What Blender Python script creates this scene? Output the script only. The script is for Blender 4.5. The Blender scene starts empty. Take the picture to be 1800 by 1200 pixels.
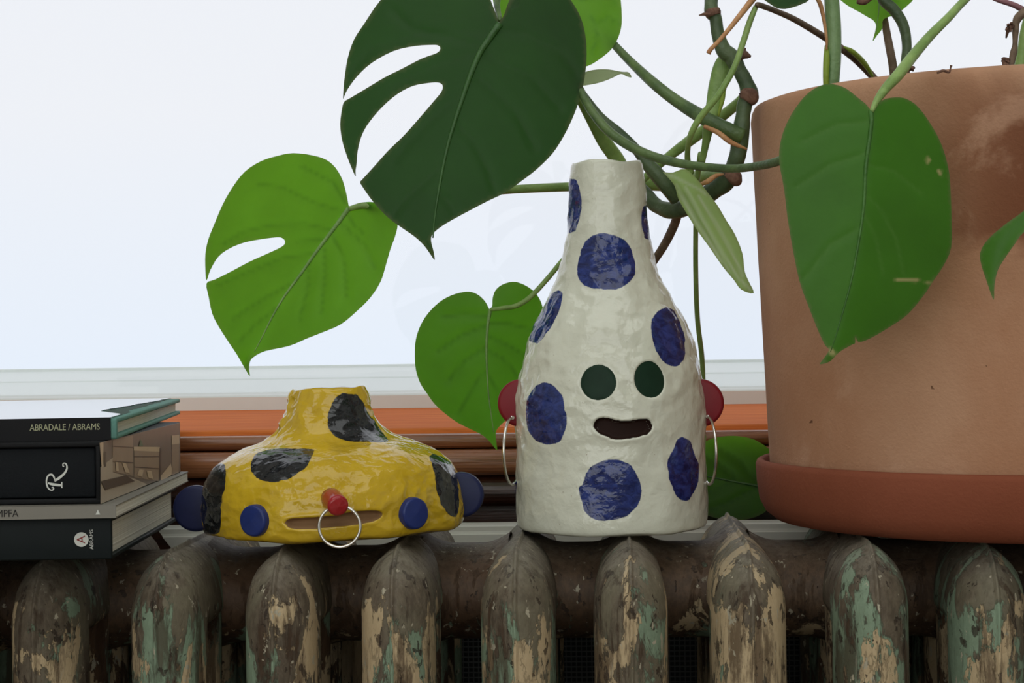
import bpy, bmesh, math, random
import numpy as np
from mathutils import Vector, Matrix, noise, geometry
random.seed(4)
scene = bpy.context.scene
col = scene.collection

# ------------------------------------------------------------------ camera, light, exposure
F_PX = 3300.0
CAM = np.array([0.0, -1.0, 0.861])
YAW, ROLL = math.atan(171 / F_PX), 0.014
_f = np.array([-math.sin(YAW), math.cos(YAW), 0.0])
_r0 = np.array([math.cos(YAW), math.sin(YAW), 0.0])
_u0 = np.array([0.0, 0.0, 1.0])
_r = _r0 * math.cos(ROLL) - _u0 * math.sin(ROLL)
_u = _u0 * math.cos(ROLL) + _r0 * math.sin(ROLL)
cam = bpy.data.cameras.new('camera')
cam.sensor_width = 36.0
cam.lens = F_PX / 1800 * 36
cam.clip_start = 0.05
cam_ob = bpy.data.objects.new('camera', cam)
cam_ob.matrix_world = Matrix(((_r[0], _u[0], -_f[0], CAM[0]), (_r[1], _u[1], -_f[1], CAM[1]),
                              (_r[2], _u[2], -_f[2], CAM[2]), (0, 0, 0, 1)))
col.objects.link(cam_ob)
scene.camera = cam_ob
scene.view_settings.view_transform = 'Standard'
scene.view_settings.look = 'None'
scene.view_settings.gamma = 1.0
scene.view_settings.exposure = 0.0
scene.view_settings.use_curve_mapping = False

w = bpy.data.worlds.new('overcast_sky')
scene.world = w
w.use_nodes = True
wn = w.node_tree
wn.nodes.clear()
w_out = wn.nodes.new('ShaderNodeOutputWorld')
w_bg = wn.nodes.new('ShaderNodeBackground')
w_tc = wn.nodes.new('ShaderNodeTexCoord')
w_sx = wn.nodes.new('ShaderNodeSeparateXYZ')
w_mr = wn.nodes.new('ShaderNodeMapRange')
w_mr.inputs[1].default_value = -0.02
w_mr.inputs[2].default_value = 0.12
w_cr = wn.nodes.new('ShaderNodeValToRGB')
w_cr.color_ramp.elements[0].color = (0.80, 0.87, 0.98, 1)
w_cr.color_ramp.elements[1].color = (0.87, 0.885, 0.935, 1)
wn.links.new(w_tc.outputs['Generated'], w_sx.inputs[0])
wn.links.new(w_sx.outputs[2], w_mr.inputs[0])
wn.links.new(w_mr.outputs[0], w_cr.inputs[0])
wn.links.new(w_cr.outputs[0], w_bg.inputs[0])
w_bg.inputs[1].default_value = 1.0
wn.links.new(w_bg.outputs[0], w_out.inputs[0])

def area(name, loc, target, sx, sy, power, color):
    l = bpy.data.lights.new(name, 'AREA')
    l.shape = 'RECTANGLE'
    l.size, l.size_y, l.energy, l.color = sx, sy, power, color
    o = bpy.data.objects.new(name, l)
    o.location = loc
    o.rotation_euler = (Vector(target) - Vector(loc)).to_track_quat('-Z', 'Y').to_euler()
    col.objects.link(o)
    return o
area('rear_fill_light', (-0.35, -3.3, 1.55), (0, 0, 0.95), 3.4, 2.0, 34, (0.97, 1.0, 0.99))  # added soft front fill behind the camera; the rear wall has no window
area('overhead_fill_light', (-0.1, -1.0, 2.6), (-0.1, -0.9, 0), 2.4, 1.8, 17, (0.97, 1.0, 0.99))  # added overhead fill, not an actual ceiling lamp

# ------------------------------------------------------------------ pixel helpers (1800 x 1200 frame)
def ray(x, y):
    return _f + (x - 900) / F_PX * _r - (y - 600) / F_PX * _u
def at(x, y, Y):
    d = ray(x, y)
    return CAM + d * ((Y - CAM[1]) / d[1])
def at_z(x, y, z):
    d = ray(x, y)
    return CAM + d * ((z - CAM[2]) / d[2])
def proj(P):
    q = np.asarray(P) - CAM
    dep = q @ _f
    return 900 + (q @ _r) / dep * F_PX, 600 - (q @ _u) / dep * F_PX
def mpp(Y):
    return (Y + 1.0) / F_PX

# ------------------------------------------------------------------ object helpers
def tag(o, label=None, cat=None, group=None, kind=None):
    if label: o['label'] = label
    if cat: o['category'] = cat
    if group: o['group'] = group
    if kind: o['kind'] = kind
    return o
def empty(name, loc, label, cat, group=None):
    o = bpy.data.objects.new(name, None)
    o.location = loc
    o.empty_display_size = 0.02
    col.objects.link(o)
    return tag(o, label, cat, group)
def link(name, me, mat, parent=None, smooth=True):
    """mesh with WORLD (or parent-local when the parent sits at the origin) coordinates"""
    if mat is not None:
        me.materials.append(mat)
    if smooth:
        me.polygons.foreach_set('use_smooth', [True] * len(me.polygons))
    o = bpy.data.objects.new(name, me)
    col.objects.link(o)
    if parent is not None:
        o.parent = parent
    return o
def mesh(name, verts, faces):
    me = bpy.data.meshes.new(name)
    me.from_pydata([tuple(map(float, v)) for v in verts], [], faces)
    me.update()
    return me
def part(name, verts, faces, mat, parent, smooth=True):
    """verts in world space; stored relative to the parent's location"""
    off = np.array(parent.location) if parent is not None else np.zeros(3)
    p = parent
    while p is not None and p.parent is not None:
        p = p.parent
        off = off + np.array(p.location)
    v = np.asarray(verts, float) - off
    return link(name, mesh(name, v, faces), mat, parent, smooth)
def merge(lst):
    V, Fc = [], []
    for v, f in lst:
        b = len(V)
        V += [tuple(p) for p in v]
        Fc += [tuple(i + b for i in q) for q in f]
    return V, Fc
def box(x0, x1, y0, y1, z0, z1, bev=0.0):
    bm = bmesh.new()
    bmesh.ops.create_cube(bm, size=1)
    for v in bm.verts:
        v.co = Vector(((x0 + x1) / 2 + v.co.x * (x1 - x0), (y0 + y1) / 2 + v.co.y * (y1 - y0), (z0 + z1) / 2 + v.co.z * (z1 - z0)))
    if bev > 0:
        bmesh.ops.bevel(bm, geom=list(bm.edges), offset=bev, segments=2, affect='EDGES', profile=0.5)
    bm.verts.index_update()
    V = [tuple(v.co) for v in bm.verts]
    Fc = [tuple(v.index for v in f.verts) for f in bm.faces]
    bm.free()
    return V, Fc
def xform(vf, fn):
    return [fn(np.array(p)) for p in vf[0]], vf[1]
def extrude_x(prof, x0, x1, n=1, skew=None):
    """closed profile [(y, z)] swept along X; skew(y, z) shifts the x0 end (a mitre)"""
    V, Fc, m = [], [], len(prof)
    for i in range(n + 1):
        t = i / n
        for (y, z) in prof:
            a = x0 + (skew(y, z) if skew else 0)
            V.append((a + (x1 - a) * t, y, z))
    for i in range(n):
        for j in range(m):
            k = (j + 1) % m
            Fc.append((i * m + j, i * m + k, (i + 1) * m + k, (i + 1) * m + j))
    Fc.append(tuple(range(m))[::-1])
    Fc.append(tuple(n * m + j for j in range(m)))
    return V, Fc
def catmull(pts, k):
    pts = [np.asarray(p, float) for p in pts]
    P = [2 * pts[0] - pts[1]] + pts + [2 * pts[-1] - pts[-2]]
    out = []
    for i in range(1, len(P) - 2):
        for j in range(k):
            t = j / k
            out.append(0.5 * (2 * P[i] + (P[i + 1] - P[i - 1]) * t + (2 * P[i - 1] - 5 * P[i] + 4 * P[i + 1] - P[i + 2]) * t * t
                              + (3 * P[i] - P[i - 1] - 3 * P[i + 1] + P[i + 2]) * t ** 3))
    out.append(pts[-1])
    return out
def tube_vf(pts, rad, seg=10, flat=None):
    """rings along 3-D points; flat = depth ratio for flattened stalks"""
    V, Fc = [], []
    n = len(pts)
    pts = [Vector(p) for p in pts]
    t0 = (pts[1] - pts[0]).normalized()
    side = t0.cross(Vector((0, 1, 0)))
    if side.length < 1e-3:
        side = t0.cross(Vector((1, 0, 0)))
    side.normalize()
    for i in range(n):
        t = (pts[min(i + 1, n - 1)] - pts[max(i - 1, 0)]).normalized()
        side = (side - t * side.dot(t)).normalized()
        up = t.cross(side).normalized()
        for k in range(seg):
            a = 2 * math.pi * k / seg
            V.append(tuple(pts[i] + side * (math.cos(a) * rad[i]) + up * (math.sin(a) * rad[i] * (flat or 1))))
    for i in range(n - 1):
        for k in range(seg):
            q = (k + 1) % seg
            Fc.append((i * seg + k, i * seg + q, (i + 1) * seg + q, (i + 1) * seg + k))
    Fc.append(tuple(range(seg))[::-1])
    Fc.append(tuple((n - 1) * seg + k for k in range(seg)))
    return V, Fc
def px_tube(rows, k=6, seg=10, flat=None, wob=0.0):
    """rows of (x, y, Y, width_px)"""
    c = catmull([(x, y, Y, wd) for x, y, Y, wd in rows], k)
    pts = [at(q[0], q[1], q[2]) for q in c]
    rad = [max(q[3], 0.6) / 2 * mpp(q[2]) * (1 + (wob * noise.noise(Vector((q[0] * .06, q[1] * .06, 3))) if wob else 0)) for q in c]
    return tube_vf(pts, rad, seg, flat)
def lathe_vf(prof, seg, center=(0, 0, 0)):
    V, Fc = [], []
    m = len(prof)
    for i in range(seg):
        a = 2 * math.pi * i / seg
        for (r, z) in prof:
            V.append((center[0] + r * math.sin(a), center[1] - r * math.cos(a), center[2] + z))
    for i in range(seg):
        q = (i + 1) % seg
        for j in range(m - 1):
            Fc.append((i * m + j, q * m + j, q * m + j + 1, i * m + j + 1))
    if prof[0][0] > 1e-6:
        Fc.append(tuple(i * m for i in range(seg))[::-1])
    if prof[-1][0] > 1e-6:
        Fc.append(tuple(i * m + m - 1 for i in range(seg)))
    return V, Fc
def poly_sdf(P, poly):
    """signed distance (negative inside) of 2-D points to a polygon"""
    P = np.asarray(P, float)
    poly = np.asarray(poly, float)
    d = np.full(len(P), 1e9)
    inside = np.zeros(len(P), bool)
    n = len(poly)
    for i in range(n):
        a, b = poly[i], poly[(i + 1) % n]
        e = b - a
        t = np.clip(((P - a) @ e) / max(e @ e, 1e-18), 0, 1)
        d = np.minimum(d, np.linalg.norm(P - a - t[:, None] * e, axis=1))
        c = ((a[1] > P[:, 1]) != (b[1] > P[:, 1]))
        with np.errstate(divide='ignore', invalid='ignore'):
            xx = (b[0] - a[0]) * (P[:, 1] - a[1]) / (b[1] - a[1]) + a[0]
        inside ^= c & (P[:, 0] < xx)
    return np.where(inside, -d, d)
def line_dist(P, line):
    P = np.asarray(P, float)
    d = np.full(len(P), 1e9)
    for a, b in zip(line[:-1], line[1:]):
        a, b = np.asarray(a, float), np.asarray(b, float)
        e = b - a
        t = np.clip(((P - a) @ e) / max(e @ e, 1e-12), 0, 1)
        d = np.minimum(d, np.linalg.norm(P - a - t[:, None] * e, axis=1))
    return d
def fill_poly(outline, step):
    """densify an outline, add interior points, triangulate; returns points and triangles"""
    o = [np.asarray(p, float) for p in outline]
    ring = []
    for i in range(len(o)):
        a, b = o[i], o[(i + 1) % len(o)]
        k = max(1, int(round(np.linalg.norm(b - a) / step)))
        ring += [a + (b - a) * j / k for j in range(k)]
    ring = np.array(ring)
    lo, hi = ring.min(0), ring.max(0)
    g = []
    row = 0
    y = lo[1]
    while y < hi[1]:
        x = lo[0] + (step / 2 if row % 2 else 0)
        while x < hi[0]:
            g.append((x, y))
            x += step
        y += step * 0.87
        row += 1
    g = np.array(g)
    g = g[poly_sdf(g, ring) < -0.55 * step]
    pts = np.vstack([ring, g])
    sc = 1.0 / max((hi - lo).max(), 1e-9)
    q = [Vector(((p[0] - lo[0]) * sc, (p[1] - lo[1]) * sc)) for p in pts]
    n = len(ring)
    res = geometry.delaunay_2d_cdt(q, [(i, (i + 1) % n) for i in range(n)], [], 1, 1e-6)
    pts2 = np.array([(v[0] / sc + lo[0], v[1] / sc + lo[1]) for v in res[0]])
    tris = [tuple(f) for f in res[2]]
    cen = np.array([pts2[list(f)].mean(0) for f in tris])
    keep = poly_sdf(cen, ring) < 0
    return pts2, [f for f, k in zip(tris, keep) if k], n

# ------------------------------------------------------------------ material helpers
def nd(nt, typ, ins=None, **props):
    n = nt.nodes.new('ShaderNode' + typ)
    for k, v in props.items():
        setattr(n, k, v)
    for k, v in (ins or {}).items():
        s = n.inputs[k]
        if isinstance(v, bpy.types.NodeSocket):
            nt.links.new(v, s)
        else:
            s.default_value = v
    return n
def rgb(r, g, b):
    """sRGB 0-255 to linear RGBA"""
    f = lambda c: (c / 255 / 12.92) if c <= 10 else ((c / 255 + .055) / 1.055) ** 2.4
    return (f(r), f(g), f(b), 1)
def new_mat(name):
    m = bpy.data.materials.new(name)
    m.use_nodes = True
    nt = m.node_tree
    nt.nodes.clear()
    out = nt.nodes.new('ShaderNodeOutputMaterial')
    b = nt.nodes.new('ShaderNodeBsdfPrincipled')
    nt.links.new(b.outputs[0], out.inputs[0])
    return m, nt, b, out
def objco(nt, scale=(1, 1, 1), rnd=False):
    tc = nd(nt, 'TexCoord')
    v = nd(nt, 'VectorMath', {0: tc.outputs['Object'], 1: scale}, operation='MULTIPLY').outputs[0]
    if rnd:
        oi = nd(nt, 'ObjectInfo')
        k = nd(nt, 'Math', {0: oi.outputs['Random'], 1: 37.0}, operation='MULTIPLY').outputs[0]
        v = nd(nt, 'VectorMath', {0: v, 1: k}, operation='ADD').outputs[0]
    return v
def noi(nt, vec, scale, detail=4, rough=.55, dist=0.0, off=None):
    if off:
        vec = nd(nt, 'VectorMath', {0: vec, 1: (off, off * 1.7, off * .6)}, operation='ADD').outputs[0]
    return nd(nt, 'TexNoise', {'Vector': vec, 'Scale': scale, 'Detail': detail, 'Roughness': rough, 'Distortion': dist}).outputs[0]
def step(nt, val, a, b):
    return nd(nt, 'MapRange', {0: val, 1: a, 2: b, 3: 0.0, 4: 1.0}, interpolation_type='SMOOTHSTEP').outputs[0]
def mixc(nt, fac, a, b, blend='MIX'):
    n = nd(nt, 'Mix', data_type='RGBA', blend_type=blend)
    for i, v in ((0, fac), (6, a), (7, b)):
        if isinstance(v, bpy.types.NodeSocket):
            nt.links.new(v, n.inputs[i])
        else:
            n.inputs[i].default_value = v
    return n.outputs[2]
def mth(nt, op, a, b=0.0):
    return nd(nt, 'Math', {0: a, 1: b}, operation=op).outputs[0]
def bump(nt, h, dist, strength=1.0):
    return nd(nt, 'Bump', {'Height': h, 'Distance': dist, 'Strength': strength}).outputs[0]
def flat_mat(name, color, rough=.6, spec=.5, metal=0.0, var=0.0, vscale=60, bmp=0.0, bscale=200, coat=0.0):
    m, nt, b, _ = new_mat(name)
    b.inputs['Roughness'].default_value = rough
    b.inputs['Specular IOR Level'].default_value = spec
    b.inputs['Metallic'].default_value = metal
    b.inputs['Coat Weight'].default_value = coat
    b.inputs['Coat Roughness'].default_value = .08
    c = color
    v = objco(nt)
    if var:
        n = noi(nt, v, vscale, 5, .6)
        d = tuple(x * (1 - var) for x in color[:3]) + (1,)
        e = tuple(min(1, x * (1 + var)) for x in color[:3]) + (1,)
        c = mixc(nt, n, d, e)
        nt.links.new(c, b.inputs['Base Color'])
    else:
        b.inputs['Base Color'].default_value = c
    if bmp:
        nt.links.new(bump(nt, noi(nt, v, bscale, 3), bmp), b.inputs['Normal'])
    return m

def wood_mat(name, c1, c2, rough, coat=.5, spec=.5):
    m, nt, b, _ = new_mat(name)
    v = objco(nt, (1.2, 22, 22))
    n1 = noi(nt, v, 6, 6, .65, .6)
    n2 = noi(nt, objco(nt, (4, 120, 120)), 5, 3, .6)
    c = mixc(nt, step(nt, n1, .3, .72), c1, c2)
    c = mixc(nt, mth(nt, 'MULTIPLY', step(nt, n2, .5, .75), .45), c, tuple(x * .45 for x in c2[:3]) + (1,))
    nt.links.new(c, b.inputs['Base Color'])
    b.inputs['Roughness'].default_value = rough
    b.inputs['Coat Weight'].default_value = coat
    b.inputs['Specular IOR Level'].default_value = spec
    b.inputs['Coat Roughness'].default_value = .2
    nt.links.new(bump(nt, n2, .0004), b.inputs['Normal'])
    return m

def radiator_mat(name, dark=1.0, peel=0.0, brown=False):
    m, nt, b, _ = new_mat(name)
    v = objco(nt, (1, .8, .36), True)
    vf = objco(nt, (1, 1, .6), True)
    z = nd(nt, 'SeparateXYZ', {0: nd(nt, 'TexCoord').outputs['Object']}).outputs[2]
    low = step(nt, z, -.008, -.06)                      # paint has come off more below the caps
    at_c = nd(nt, 'Attribute', attribute_type='OBJECT', attribute_name='cream').outputs['Fac']
    at_g = nd(nt, 'Attribute', attribute_type='OBJECT', attribute_name='green').outputs['Fac']
    fine = noi(nt, vf, 260, 6, .7)
    jag = mth(nt, 'MULTIPLY', mth(nt, 'SUBTRACT', noi(nt, vf, 190, 8, .75, 0, 61.0), .5), .16)
    big = noi(nt, v, 34, 9, .7, .3, 2.1)
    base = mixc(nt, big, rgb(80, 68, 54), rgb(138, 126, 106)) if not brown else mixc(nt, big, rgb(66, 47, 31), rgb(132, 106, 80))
    base = mixc(nt, step(nt, fine, .35, .7), mixc(nt, .5, base, rgb(50, 40, 32)), base)
    # sea-green old coat
    ng = mth(nt, 'ADD', noi(nt, v, 30, 10, .66, .5, 7.3), jag)
    ng = mth(nt, 'ADD', ng, mth(nt, 'ADD', at_g, mth(nt, 'MULTIPLY', low, .12)))
    mg = step(nt, ng, .63, .66)
    ol = step(nt, noi(nt, v, 24, 6, .65, .4, 51.0), .47, .6)
    base = mixc(nt, mth(nt, 'MULTIPLY', ol, .6), base, mixc(nt, fine, rgb(98, 94, 74), rgb(140, 134, 112)) if not brown else rgb(88, 62, 42))
    c = mixc(nt, mg, base, mixc(nt, fine, rgb(106, 122, 100), rgb(146, 168, 142)))
    # cream undercoat showing through
    nc = mth(nt, 'ADD', noi(nt, v, 38, 10, .64, .4, 13.7), jag)
    nc = mth(nt, 'ADD', nc, mth(nt, 'ADD', at_c, mth(nt, 'MULTIPLY', low, .13)))
    mc = step(nt, nc, .65, .662)
    c = mixc(nt, mc, c, mixc(nt, fine, rgb(172, 148, 112), rgb(206, 186, 150)))
    # rust runs and bare iron chips
    nr = mth(nt, 'ADD', noi(nt, objco(nt, (1, 1, .16), True), 60, 9, .68, .3, 21.0), jag)
    mr = step(nt, mth(nt, 'ADD', nr, mth(nt, 'MULTIPLY', low, .07)), .57, .66)
    c = mixc(nt, mth(nt, 'MULTIPLY', mr, .75), c, rgb(64, 44, 28))
    nk = noi(nt, vf, 120, 5, .6, .2, 31.0)
    mk = step(nt, nk, .62, .635)
    c = mixc(nt, mth(nt, 'MULTIPLY', mk, .8), c, rgb(54, 42, 33))
    nw = noi(nt, vf, 150, 5, .6, .2, 43.0)
    mw = step(nt, nw, .65, .66)
    c = mixc(nt, mw, c, rgb(176, 168, 146))
    # hairline light scratches and grey dust lying on the caps
    sk = step(nt, noi(nt, objco(nt, (1, 1, .25), True), 170, 6, .7, .6, 71.0), .64, .68)
    c = mixc(nt, mth(nt, 'MULTIPLY', sk, .45), c, rgb(170, 164, 144))
    dust = mth(nt, 'MULTIPLY', step(nt, z, -.022, -.002), step(nt, fine, .25, .65))
    c = mixc(nt, mth(nt, 'MULTIPLY', dust, .5), c, rgb(136, 132, 120))
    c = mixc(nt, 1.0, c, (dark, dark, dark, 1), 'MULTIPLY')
    nt.links.new(c, b.inputs['Base Color'])
    b.inputs['Roughness'].default_value = .62
    b.inputs['Specular IOR Level'].default_value = .35
    cr = nd(nt, 'TexVoronoi', {'Vector': vf, 'Scale': 95.0}, feature='DISTANCE_TO_EDGE').outputs[0]
    h = mth(nt, 'SUBTRACT', mth(nt, 'MULTIPLY', fine, .4), mth(nt, 'ADD', mth(nt, 'ADD', mc, mk), mth(nt, 'ADD', mth(nt, 'MULTIPLY', mg, .6), mth(nt, 'MULTIPLY', mr, .4))))
    h = mth(nt, 'ADD', h, mth(nt, 'MULTIPLY', step(nt, cr, 0, .04), .07))
    nt.links.new(bump(nt, h, .0011, .8), b.inputs['Normal'])
    return m

def spot_mat(name, base_a, base_b, spot_a, spot_b, edge=.2, rough=.12):
    """glazed ceramic with brushed spots; the vertex value spot is the distance to the painted outlines"""
    m, nt, b, _ = new_mat(name)
    v = objco(nt)
    n = noi(nt, v, 210, 4, .65)
    n2 = noi(nt, v, 60, 2, .5, 0, 3.0)
    cur = nd(nt, 'Attribute', attribute_name='spot').outputs['Fac']
    cur = mth(nt, 'ADD', cur, mth(nt, 'MULTIPLY', mth(nt, 'SUBTRACT', n, .5), edge * .01))
    mask = step(nt, cur, .00025, -.0003)
    brush = noi(nt, objco(nt, (1, 1, 1.6)), 130, 5, .65, .8, 5.0)
    sc = mixc(nt, step(nt, brush, .35, .7), spot_a, spot_b)
    bc = mixc(nt, noi(nt, v, 45, 4, .6, 0, 9.0), base_a, base_b)
    sp = noi(nt, v, 420, 2, .5, 0, 12.0)
    bc = mixc(nt, mth(nt, 'MULTIPLY', step(nt, sp, .74, .78), .5), bc, rgb(120, 95, 50))
    nt.links.new(mixc(nt, mask, bc, sc), b.inputs['Base Color'])
    b.inputs['Roughness'].default_value = rough
    b.inputs['Specular IOR Level'].default_value = .55
    h = noi(nt, v, 160, 3, .5, .3)
    nt.links.new(bump(nt, h, .0011, .6), b.inputs['Normal'])
    return m

def leaf_mat(name, front, trans, tw, rough=.38, vein=(0, 0, 0, 1), vfac=.5, spots=False):
    m, nt, b, out = new_mat(name)
    v = objco(nt)
    n = noi(nt, v, 28, 4, .55)
    fine = noi(nt, v, 600, 2, .5)
    sc = lambda c, k: tuple(min(1, x * k) for x in c[:3]) + (1,)
    at_v = nd(nt, 'Attribute', attribute_name='vein').outputs['Fac']
    cf = mixc(nt, n, sc(front, .75), sc(front, 1.25))
    ct = mixc(nt, n, sc(trans, .8), sc(trans, 1.2))
    fv = mth(nt, 'MULTIPLY', at_v, vfac)
    cf = mixc(nt, fv, cf, vein)
    ct = mixc(nt, fv, ct, vein)
    at_m = nd(nt, 'Attribute', attribute_name='scar').outputs['Fac']
    ed = nd(nt, 'Attribute', attribute_name='rim').outputs['Fac']
    cf = mixc(nt, at_m, cf, rgb(190, 175, 120))
    cf = mixc(nt, mth(nt, 'MULTIPLY', ed, .5), cf, rgb(120, 110, 80))
    nt.links.new(cf, b.inputs['Base Color'])
    b.inputs['Roughness'].default_value = rough
    b.inputs['Specular IOR Level'].default_value = .4
    h = mth(nt, 'ADD', mth(nt, 'MULTIPLY', n, .5), mth(nt, 'MULTIPLY', fine, .05))
    bn = bump(nt, h, .002, .5)
    nt.links.new(bn, b.inputs['Normal'])
    t = nd(nt, 'BsdfTranslucent', {'Color': ct})
    mx = nd(nt, 'MixShader', {0: tw, 1: b.outputs[0], 2: t.outputs[0]})
    nt.links.new(mx.outputs[0], out.inputs[0])
    return m

def stem_mat(name, c1, c2, rough=.45, scale=60, trans=.0):
    m, nt, b, out = new_mat(name)
    v = objco(nt)
    n = noi(nt, v, scale, 5, .6, .3)
    nt.links.new(mixc(nt, step(nt, n, .3, .7), c1, c2), b.inputs['Base Color'])
    b.inputs['Roughness'].default_value = rough
    nt.links.new(bump(nt, noi(nt, v, 220, 4), .0008), b.inputs['Normal'])
    if trans:
        t = nd(nt, 'BsdfTranslucent', {'Color': c2})
        mx = nd(nt, 'MixShader', {0: trans, 1: b.outputs[0], 2: t.outputs[0]})
        nt.links.new(mx.outputs[0], out.inputs[0])
    return m

M = {}
M['wall'] = flat_mat('wall_paint', rgb(220, 220, 216), .8, .2, var=.03, bmp=.0004)
M['floor'] = wood_mat('floor_wood', rgb(140, 116, 92), rgb(104, 84, 66), .4)
M['sill'] = wood_mat('orange_varnished_wood', rgb(228, 130, 66), rgb(206, 104, 50), .7, .0, .06)
M['moulding'] = wood_mat('brown_varnished_wood', rgb(176, 114, 74), rgb(124, 72, 42), .3)
M['apron'] = wood_mat('shaded_varnished_wood', rgb(74, 40, 26), rgb(44, 22, 15), .35)  # brown wood, colour deepened to paint in the shade behind the radiator
M['white_frame'] = flat_mat('white_window_frame', rgb(228, 234, 230), .35, .5, var=.02)
M['white_strip'] = flat_mat('white_painted_strip', rgb(226, 226, 218), .4, .5, var=.04)
M['screen'] = flat_mat('dark_screen', rgb(34, 36, 36), .7, .3)
M['wire'] = flat_mat('screen_wire', rgb(66, 68, 68), .5, .5)
M['rad'] = radiator_mat('peeling_radiator_paint')
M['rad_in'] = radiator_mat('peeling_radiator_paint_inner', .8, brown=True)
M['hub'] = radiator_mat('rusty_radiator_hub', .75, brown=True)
M['metal'] = flat_mat('silver_wire', (.78, .76, .72, 1), .22, .5, 1.0)
M['soil'] = flat_mat('potting_soil', rgb(58, 44, 34), .95, .1, var=.5, vscale=160, bmp=.004, bscale=120)

# ------------------------------------------------------------------ the setting
RX0, RX1, RY0, RY1, RZ1 = -2.3, 2.3, -3.6, 0.86, 2.75
WX0, WX1, WZ0, WZ1 = -1.55, 1.55, 0.80, 2.30
def struct(name, vf, mat, label=None, smooth=False, parent=None):
    o = link(name, mesh(name, vf[0], vf[1]), mat, parent, smooth)
    if parent is None:
        o['kind'] = 'structure'
    return o
struct('floor', box(RX0, RX1, RY0, RY1, -.05, 0), M['floor'])
struct('ceiling', box(RX0, RX1, RY0, RY1, RZ1, RZ1 + .05), M['wall'])
struct('wall_left', box(RX0 - .1, RX0, RY0, RY1, 0, RZ1), M['wall'])
struct('wall_right', box(RX1, RX1 + .1, RY0, RY1, 0, RZ1), M['wall'])
struct('wall_rear', box(RX0, RX1, RY0 - .1, RY0, 0, RZ1), M['wall'])
TH0 = 0.36          # inner face of the thick window wall
struct('wall_window', merge([box(RX0, WX0, TH0, RY1, 0, RZ1), box(WX1, RX1, TH0, RY1, 0, RZ1),
                             box(WX0, WX1, TH0, RY1, WZ1, RZ1), box(WX0, WX1, TH0, RY1, 0, .70)]), M['wall'])
win = bpy.data.objects.new('window_1', None)
win.location = (0, 0, 0)
col.objects.link(win)
win['kind'] = 'structure'
rail = [(.765, .7995), (.765, .8118), (.768, .8132), (.784, .8145), (.786, .8150), (.870, .8262), (.872, .8275), (.900, .8300), (.960, .8362), (.962, .8388), (.990, .8388), (.990, .7995)]
struct('sash_rail', extrude_x(rail, WX0, WX1, 2), M['white_frame'], parent=win)
struct('window_jamb', box(WX0, WX0 + .07, .765, .85, .7995, WZ1), M['white_frame'], parent=win)
struct('window_jamb', box(WX1 - .07, WX1, .765, .85, .7995, WZ1), M['white_frame'], parent=win)
struct('window_head', box(WX0 + .07, WX1 - .07, .765, .85, WZ1 - .07, WZ1), M['white_frame'], parent=win)
gm, gnt, gb, gout = new_mat('window_glass')
gnt.nodes.remove(gb)
fr = nd(gnt, 'Fresnel', {'IOR': 1.2})
tr = nd(gnt, 'BsdfTransparent', {'Color': (.985, .99, .99, 1)})
gl = nd(gnt, 'BsdfGlossy', {'Color': (1, 1, 1, 1), 'Roughness': 0.02})
gx = nd(gnt, 'MixShader', {0: fr.outputs[0], 1: tr.outputs[0], 2: gl.outputs[0]})
gnt.links.new(gx.outputs[0], gout.inputs[0])
struct('pane', box(WX0 + .07, WX1 - .07, .788, .792, .8154, WZ1 - .07), gm, parent=win)

def roll(cy, cz, r, n=14, back=.03, a0=-90, a1=90):
    """half-round moulding profile bulging towards the room"""
    p = [(cy - r * math.cos(math.radians(a)), cz + r * math.sin(math.radians(a))) for a in np.linspace(a0, a1, n)]
    return p + [(cy + back, cz + r), (cy + back, cz - r)]
struct('trim_1', extrude_x([(.349, .7985), (.346, .7955), (.346, .790), (.36, .775), (.79, .775), (.79, .7995), (.352, .7995)], WX0, WX1, 3), M['sill'], smooth=False)
struct('trim_2', extrude_x(roll(.338, .7905, .0052, back=.02), WX0, WX1, 3), M['moulding'], smooth=False)
struct('trim_3', extrude_x(roll(.329, .7755, .0092, back=.03), WX0, WX1, 3), M['moulding'], smooth=False)
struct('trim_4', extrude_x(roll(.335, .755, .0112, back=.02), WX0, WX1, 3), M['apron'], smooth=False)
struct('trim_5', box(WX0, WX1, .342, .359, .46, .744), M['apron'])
# narrow white strip along the back of the radiator, mitred at its left end
xs = at(279, 940, .272)[0]
zt = at(880, 924, .272)[2]
sp = [(.268, zt), (.272, zt + .0006), (.292, zt + .0006), (.292, zt - .016), (.266, zt - .016), (.266, zt - .0052), (.2675, zt - .0046), (.268, zt - .003)]
struct('trim_6', extrude_x(sp, xs, 1.0, 1, skew=lambda y, z: (zt - z) * .8), M['white_strip'])

# dark mesh screen behind the radiator
SCR = empty('radiator_screen', (0, .31, .40), 'dark wire mesh screen standing behind the radiator', 'screen')
part('backing_panel', *box(-.75, .75, .312, .318, .14, .70), M['screen'], SCR, False)
part('screen_foot', *box(-.60, -.56, .30, .33, 0, .14), M['screen'], SCR, False)
part('screen_foot', *box(.56, .60, .30, .33, 0, .14), M['screen'], SCR, False)
wl = [box(-.75 + i * .0036, -.7492 + i * .0036, .3100, .3108, .14, .70) for i in range(417)] + \
     [box(-.75, .75, .3094, .3102, .14 + i * .0036, .1408 + i * .0036) for i in range(156)]
tag(part('wire_mesh', *merge(wl), M['wire'], SCR, False), kind='stuff')

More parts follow.
